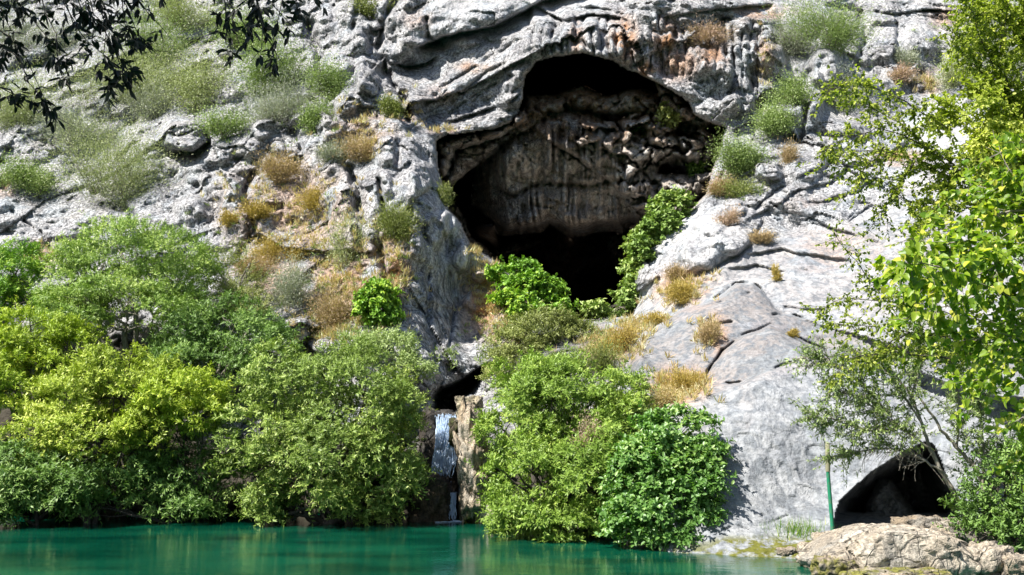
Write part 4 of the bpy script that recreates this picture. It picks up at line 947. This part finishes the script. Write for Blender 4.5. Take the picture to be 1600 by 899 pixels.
ground_cover('green_tufts', 'small green tufts scattered over the ledges of the cliff',
  [(430,300,130,120,50), (520,450,90,80,80), (800,520,60,40,90), (900,510,70,20,60), (620,430,24,60,20), (1150,300,60,14,30), (450,150,120,60,60), (150,260,100,60,50), (240,40,160,50,60), (1330,60,60,80,30), (1500,90,80,90,50), (700,560,20,20,24), (560,520,60,30,60), (880,560,50,30,40), (760,570,20,30,30)], L_palegreen, .20, 52, wd=.025, lean=.8)
def reeds(name, label, u_, v_, ru_, rv_, Y, n_, mat, ln, seed):
    rng = np.random.default_rng(seed); c = P(u_, v_, Y); s = pxm(Y); p = c + rng.normal(0, .5, (n_, 3)) * [ru_ * s, .5, rv_ * s * .4]; p[:, 2] = np.maximum(p[:, 2] - .1, 0.02)
    d = nrm(rng.normal(0, .42, (n_, 3)) + [0, -.2, 1])
    V, F, val = leaves(p, d, rng.normal(0, 1, (n_, 3)), ln * rng.uniform(.5, 1.3, n_), .016 * np.ones(n_) * rng.uniform(.7, 1.4, n_), rng.random(n_))
    return tag(mesh(name, V, F, mat, None, {'v': val}), label, 'grass', kind='stuff')
reeds('grass', 'fresh green grass on the bank left of the green post', 1245, 846, 44, 18, 26.6, 1500, L_grass, .55, 61)
reeds('grass', 'yellow-green fringe of grass along the pale stone ledge', 1160, 852, 46, 4, 26.9, 260, L_grass, .12, 62)

# ------------------------------------------------------------------ green post
N = NT('green_paint'); N.l(N.mix(N.rng(N.noise(N.coord((6, 6, 2)), 5, 4), .5, .7), (.012, .20, .10), (.10, .17, .10)), N.b.inputs['Base Color']); N.b.inputs['Roughness'].default_value = .35; M_gp = N.m
N = NT('weathered_sleeve'); N.l(N.mix(N.noise(N.coord(), 14), (.17, .16, .09), (.27, .26, .17)), N.b.inputs['Base Color']); N.b.inputs['Roughness'].default_value = .8; M_sl = N.m
pe = empty('post', P(1302, 842, 25.9), 'thin leaning green post with a beige upper end on the bank before the grey slab', 'post')
V, F = tubes([(P([1302, 1300, 1297, 1295, 1293.5], [846, 815, 780, 755, 735], [25.9] * 5), [.048, .046, .045, .044, .043])], 14); mesh('shaft', V, F, M_gp, pe, smooth=True)
V, F = tubes([(P([1293.6, 1293.2, 1293, 1293], [737, 715, 692, 691], [25.9] * 4), [.056, .054, .052, .004])], 14); mesh('sleeve', V, F, M_sl, pe, smooth=True)

# ------------------------------------------------------------------ trees with branches that are seen one by one
def branch_set(rng, paths_px, Y, r0, per_m, sidelen, tw_leaf, spread=.5, droop=.3, yj=.3):
    """branches along pixel paths at distance Y, with side twigs; returns tube paths and leaf positions/directions"""
    tubes_, lp, ld = [], [], []
    for pts in paths_px:
        arr = np.array(pts, float); Yp = Y + (arr[:, 2] if arr.shape[1] > 2 else 0) + rng.normal(0, yj) * np.linspace(0, 1, len(arr))
        w = P(arr[:, 0], arr[:, 1], Yp)
        seg = np.linalg.norm(np.diff(w, axis=0), axis=1); L = np.concatenate([[0], np.cumsum(seg)]); n = max(6, int(L[-1] / .12))
        t = np.linspace(0, L[-1], n); c = np.stack([np.interp(t, L, w[:, k]) for k in range(3)], -1)
        c[1:-1] += rng.normal(0, .012, (n - 2, 3)) * min(1, L[-1])
        tubes_.append((c, np.linspace(r0, r0 * .25, n)))
        tan = nrm(np.gradient(c, axis=0))
        for k in range(int(L[-1] * per_m)):
            f = rng.uniform(.12, 1.0); i = int(f * (n - 1)); d = nrm(tan[i] * .7 + rng.normal(0, spread, 3) + np.array([0, 0, -droop * .4]))
            sl_ = sidelen * rng.uniform(.4, 1.2); e = c[i] + d * sl_ + np.array([0, 0, -droop * sl_ * .5])
            tp = bend(c[i], e, 6, .06, rng); tubes_.append((tp, np.linspace(r0 * .25, r0 * .08, 6)))
            for m in range(tw_leaf):
                g = rng.uniform(.15, 1.0); q = tp[0] + 0; idx = g * 5; a = int(idx); a2 = min(a + 1, 5); q = tp[a] * (1 - idx + a) + tp[a2] * (idx - a)
                lp.append(q); ld.append(nrm(nrm(e - c[i]) * .6 + rng.normal(0, .6, 3) + np.array([0, 0, -droop])))
    return tubes_, np.array(lp), np.array(ld)
rng = np.random.default_rng(77)
# slender tree on the right bank
st = empty('slender_tree', P(1515, 850, 25.2), 'slender thin-leaved tree with two leaning bare trunks over the right-hand hollow', 'tree')
tk = [[(1525,855),(1505,800),(1488,765),(1470,735),(1452,700),(1440,660),(1425,620),(1395,580)],
      [(1540,850),(1538,800),(1536,755),(1520,725),(1495,700),(1470,670),(1450,640),(1420,600)],
      [(1536,760),(1537,700),(1532,640),(1540,580),(1535,520)],
      [(1470,735),(1430,712),(1390,700),(1350,703),(1300,715)], [(1452,700),(1410,670),(1370,640),(1330,615),(1290,600)], [(1440,660),(1400,600),(1370,560),(1330,545)],
      [(1495,700),(1500,640),(1490,580),(1470,520)], [(1425,620),(1440,560),(1430,510)], [(1400,672),(1350,672),(1300,655),(1262,650)], [(1390,650),(1340,590),(1290,560),(1250,560)], [(1538,800),(1560,740),(1580,690)]]
tb, lp, ld = branch_set(rng, tk[:2], 25.2, .075, 0, .5, 0)
tb2, lp, ld = branch_set(rng, tk[2:], 25.0, .030, 52, .62, 24, spread=.85, droop=.1)
V, F = tubes(tb, 8); mesh('trunk', V, F, B_grey, st, smooth=True)
V, F = tubes(tb2, 4); mesh('branches', V, F, B_grey, st)
keep = rng.random(len(lp)) < np.where(P(0,0,1)[0] < 9, 1, 1)
pu, pv = proj(lp); kp = (pv < 690 + 20 * rng.random(len(lp))) | (pu < 1345); lp, ld = lp[kp], ld[kp]
V, F, val = leaves(lp, ld, rng.normal(0, .6, lp.shape) + [0, 0, 1], .10 * rng.uniform(.6, 1.3, len(lp)), .030 * rng.uniform(.7, 1.2, len(lp)), rng.random(len(lp)))
mesh('foliage', V, F, L_palegreen, st, {'v': val})

# middle-distance tree with small yellow-green leaves, trunk beyond the right edge
mt_ = empty('small_leaved_tree', P(1850, 860, 15.5), 'small-leaved tree reaching in from the right, its thin yellow-green sprays crossing the pale rock', 'tree')
br = [[(1850,420),(1700,380),(1600,345),(1540,325),(1480,322),(1420,316),(1380,285),(1330,262),(1290,255)],
      [(1600,330),(1520,290),(1450,260),(1400,240),(1350,235),(1300,240)], [(1540,300),(1480,250),(1420,215),(1370,200),(1320,215),(1280,240)], [(1500,280),(1440,220),(1400,190),(1355,165),(1310,155)], [(1480,200),(1400,150),(1340,130),(1290,140)],
      [(1430,250),(1400,300),(1370,340),(1350,370)], [(1480,300),(1450,340),(1420,380)], [(1380,230),(1350,270),(1330,300),(1310,310)],
      [(1700,520),(1600,500),(1520,500),(1450,480),(1380,470),(1320,465),(1270,490)], [(1600,540),(1500,530),(1420,520),(1350,510),(1290,505)], [(1560,560),(1480,560),(1400,550),(1330,560),(1300,590)], [(1450,480),(1400,460),(1360,440),(1330,400),(1300,360)], [(1420,520),(1370,550),(1340,590)],
      [(1600,200),(1560,120),(1530,60),(1510,0),(1500,-40)], [(1650,250),(1590,170),(1560,90),(1575,20),(1570,-40)], [(1540,120),(1500,80),(1480,40)], [(1600,300),(1540,230),(1510,180)], [(1640,150),(1600,60),(1600,-20)], [(1660,300),(1600,260),(1540,250),(1490,240)], [(1690,330),(1620,310),(1560,290)], [(1640,220),(1590,200),(1540,190)]]
tb, lp, ld = branch_set(rng, br, 15.5, .013, 34, .36, 20, spread=.85, droop=.3, yj=.8)
pu, pv = proj(lp); kp = rng.random(len(lp)) < np.where(pu < 1420, np.where((pv > 320) & (pv < 450), .35, .62), 1.0); lp, ld = lp[kp], ld[kp]
tr_, _, _ = branch_set(rng, [[(1850,880),(1840,700),(1850,420),(1800,200),(1740,0),(1700,-200)]], 15.5, .16, 0, .3, 0)
t2_, _, _ = branch_set(rng, [[(1850,420),(1700,520),(1600,500)], [(1800,200),(1650,250),(1590,170)], [(1760,100),(1640,150),(1600,60)], [(1850,430),(1700,380),(1600,345)], [(1800,200),(1690,330),(1600,300)]], 15.5, .06, 0, .3, 0, yj=.2); tr_ += t2_
V, F = tubes(tr_, 9); mesh('trunk', V, F, B_grey, mt_, smooth=True)
V, F = tubes(tb, 4); mesh('branches', V, F, B_dark, mt_)
V, F, val = leaves(lp, ld, rng.normal(0, .7, lp.shape) + [0, 0, 1], .052 * rng.uniform(.6, 1.3, len(lp)), .038 * rng.uniform(.7, 1.2, len(lp)), rng.random(len(lp)), OVAL)
mesh('foliage', V, F, L_poplar_s, mt_, {'v': val})
# dense darker part at the upper right
V, F, val = crown_mesh(rng, [G(1590,235,80,60,15.6), G(1640,120,80,120,15.8), G(1530,285,50,28,15.4), G(1660,330,100,80,15.6), G(1560,60,50,60,15.8), G(1520,170,40,50,15.4)], 3600, 13, .055, .042, .3, tpl=OVAL, droop=.3)
mesh('crown', V, F, L_poplar_s, mt_, {'v': val})

# near poplar with big rounded leaves
np_ = empty('broad_leaved_tree', P(2050, 900, 9.0) * [1, 1, 0] + [0, 0, .2], 'near tree at the right edge with large rounded bright green leaves', 'tree')
br = [[(1900,560),(1750,520),(1640,480),(1560,450),(1500,470),(1440,490),(1390,500)], [(1700,480),(1620,400),(1550,370),(1480,380),(1430,410),(1400,430)], [(1700,420),(1620,330),(1550,290),(1500,300)], [(1720,380),(1640,260),(1590,210)],
      [(1750,540),(1660,560),(1590,560),(1540,590),(1500,610)], [(1620,400),(1560,420),(1500,440),(1440,440)], [(1640,480),(1590,510),(1530,530),(1480,540)], [(1760,600),(1680,620),(1620,640),(1585,660)], [(1780,640),(1700,700),(1630,700),(1590,720)], [(1640,330),(1570,330),(1500,350),(1450,360)], [(1700,500),(1620,540),(1560,520)], [(1600,380),(1540,400),(1480,420),(1410,400)], [(1720,420),(1640,360),(1570,250),(1540,230)]]
tb, lp, ld = branch_set(rng, br, 9.0, .013, 34, .36, 10, spread=1.0, droop=.4, yj=.9)
tr_, _, _ = branch_set(rng, [[(2050,1100),(2040,900),(1990,700),(1900,560),(1830,300),(1800,0),(1780,-300)]], 9.0, .12, 0, .3, 0)
t2_, _, _ = branch_set(rng, [[(1900,560),(1750,540),(1640,500)], [(1860,400),(1700,400),(1620,370)], [(1960,650),(1780,640),(1680,640)], [(1840,330),(1720,380),(1640,300)]], 9.0, .04, 0, .3, 0, yj=.2); tr_ += t2_
V, F = tubes(tr_, 9); mesh('trunk', V, F, B_grey, np_, smooth=True)
V, F = tubes(tb, 5); mesh('branches', V, F, B_grey, np_)
V, F, val = leaves(lp, ld, rng.normal(0, .55, lp.shape) + [-.35, -.6, .9], .066 * rng.uniform(.5, 1.25, len(lp)), .062 * rng.uniform(.7, 1.1, len(lp)), rng.random(len(lp)), ROUND)
mesh('foliage', V, F, L_poplar, np_, {'v': val})

# tree the camera stands under: hanging twigs at the top left, its own crown above shades them
ot = empty('overhanging_tree', (-6.2, 1.5, .2), 'dark leafy twigs hanging into the top left corner from a tree overhead', 'tree')
rng = np.random.default_rng(91)
tw = [[(-60,-60),(10,-20),(40,20),(75,55),(100,95),(140,110),(150,118)], [(60,-60),(62,-10),(75,45),(95,80),(100,130),(120,150)], [(-30,30),(10,50),(50,110),(60,150),(90,185),(118,200)], [(-50,-30),(-5,10),(15,40),(10,75),(5,115)],
      [(-40,60),(20,70),(30,110),(70,160),(100,180)], [(100,-60),(130,10),(155,40),(160,80),(180,105),(210,140)], [(130,-50),(155,0),(175,50),(200,90),(222,145)], [(150,-60),(190,-5),(215,45),(245,75),(280,82)], [(180,-60),(215,0),(240,30),(262,50),(275,70)], [(120,-50),(150,30),(190,60),(225,70),(240,95)],
      [(90,-50),(120,60),(150,70),(175,120),(190,150)], [(160,40),(180,75),(195,120),(205,150)], [(90,-60),(100,15),(125,45),(150,60),(165,70)], [(-60,0),(0,5),(40,10),(60,40)], [(-20,130),(30,150),(60,152)],
      [(350,-60),(348,0),(350,50),(360,78),(385,100)], [(355,-60),(362,10),(385,48),(415,65)], [(420,-60),(440,-5),(432,30),(425,60),(418,95)], [(400,-60),(415,0),(440,20),(458,45),(480,60)], [(450,-60),(462,-10),(465,20),(478,38)], [(385,-60),(400,5),(412,45),(405,80),(388,100)], [(470,-60),(490,-10),(500,12)], [(418,60),(430,80),(442,100)],
      [(240,-60),(250,-10),(262,15)], [(20,-60),(30,-10),(20,10)], [(-60,-50),(-10,-10),(30,5)], [(200,-60),(190,0),(205,60),(215,110)], [(140,-30),(175,30),(210,55),(250,70)]]
tb, lp, ld = branch_set(rng, tw, 4.6, .0035, 19, .075, 5, spread=.7, droop=.5, yj=.3)
V, F = tubes(tb, 5); mesh('twigs', V, F, B_dark, ot)
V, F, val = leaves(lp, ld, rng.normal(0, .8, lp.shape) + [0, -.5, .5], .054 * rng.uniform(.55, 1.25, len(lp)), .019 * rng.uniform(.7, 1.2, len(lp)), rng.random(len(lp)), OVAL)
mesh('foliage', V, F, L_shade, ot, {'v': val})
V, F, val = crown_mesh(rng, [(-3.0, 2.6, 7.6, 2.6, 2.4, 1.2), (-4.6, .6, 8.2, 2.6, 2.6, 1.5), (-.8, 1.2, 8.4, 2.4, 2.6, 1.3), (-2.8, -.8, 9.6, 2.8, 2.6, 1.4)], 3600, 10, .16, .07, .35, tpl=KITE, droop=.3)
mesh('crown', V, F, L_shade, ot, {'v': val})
pp = [(bend((-6.2, 1.5, -.6), (-5.0, 1.4, 6.6), 9, .04, rng), np.linspace(.22, .14, 9))]
for e_ in [(-3.0, 2.6, 7.4), (-4.6, .6, 8.2), (-.8, 1.4, 8.2), (-2.8, -.8, 9.2)]: pp.append((bend((-5.0, 1.4, 6.4), e_, 8, .05, rng), np.linspace(.12, .04, 8)))
for k in range(0, len(tw), 2):
    a = P(*tw[k][0], 4.6); pp.append((bend((-3.0 + .06 * k, 2.7, 7.2), a, 8, .05, rng), np.linspace(.02, .004, 8)))
V, F = tubes(pp, 8); mesh('trunk', V, F, B_dark, ot, smooth=True)
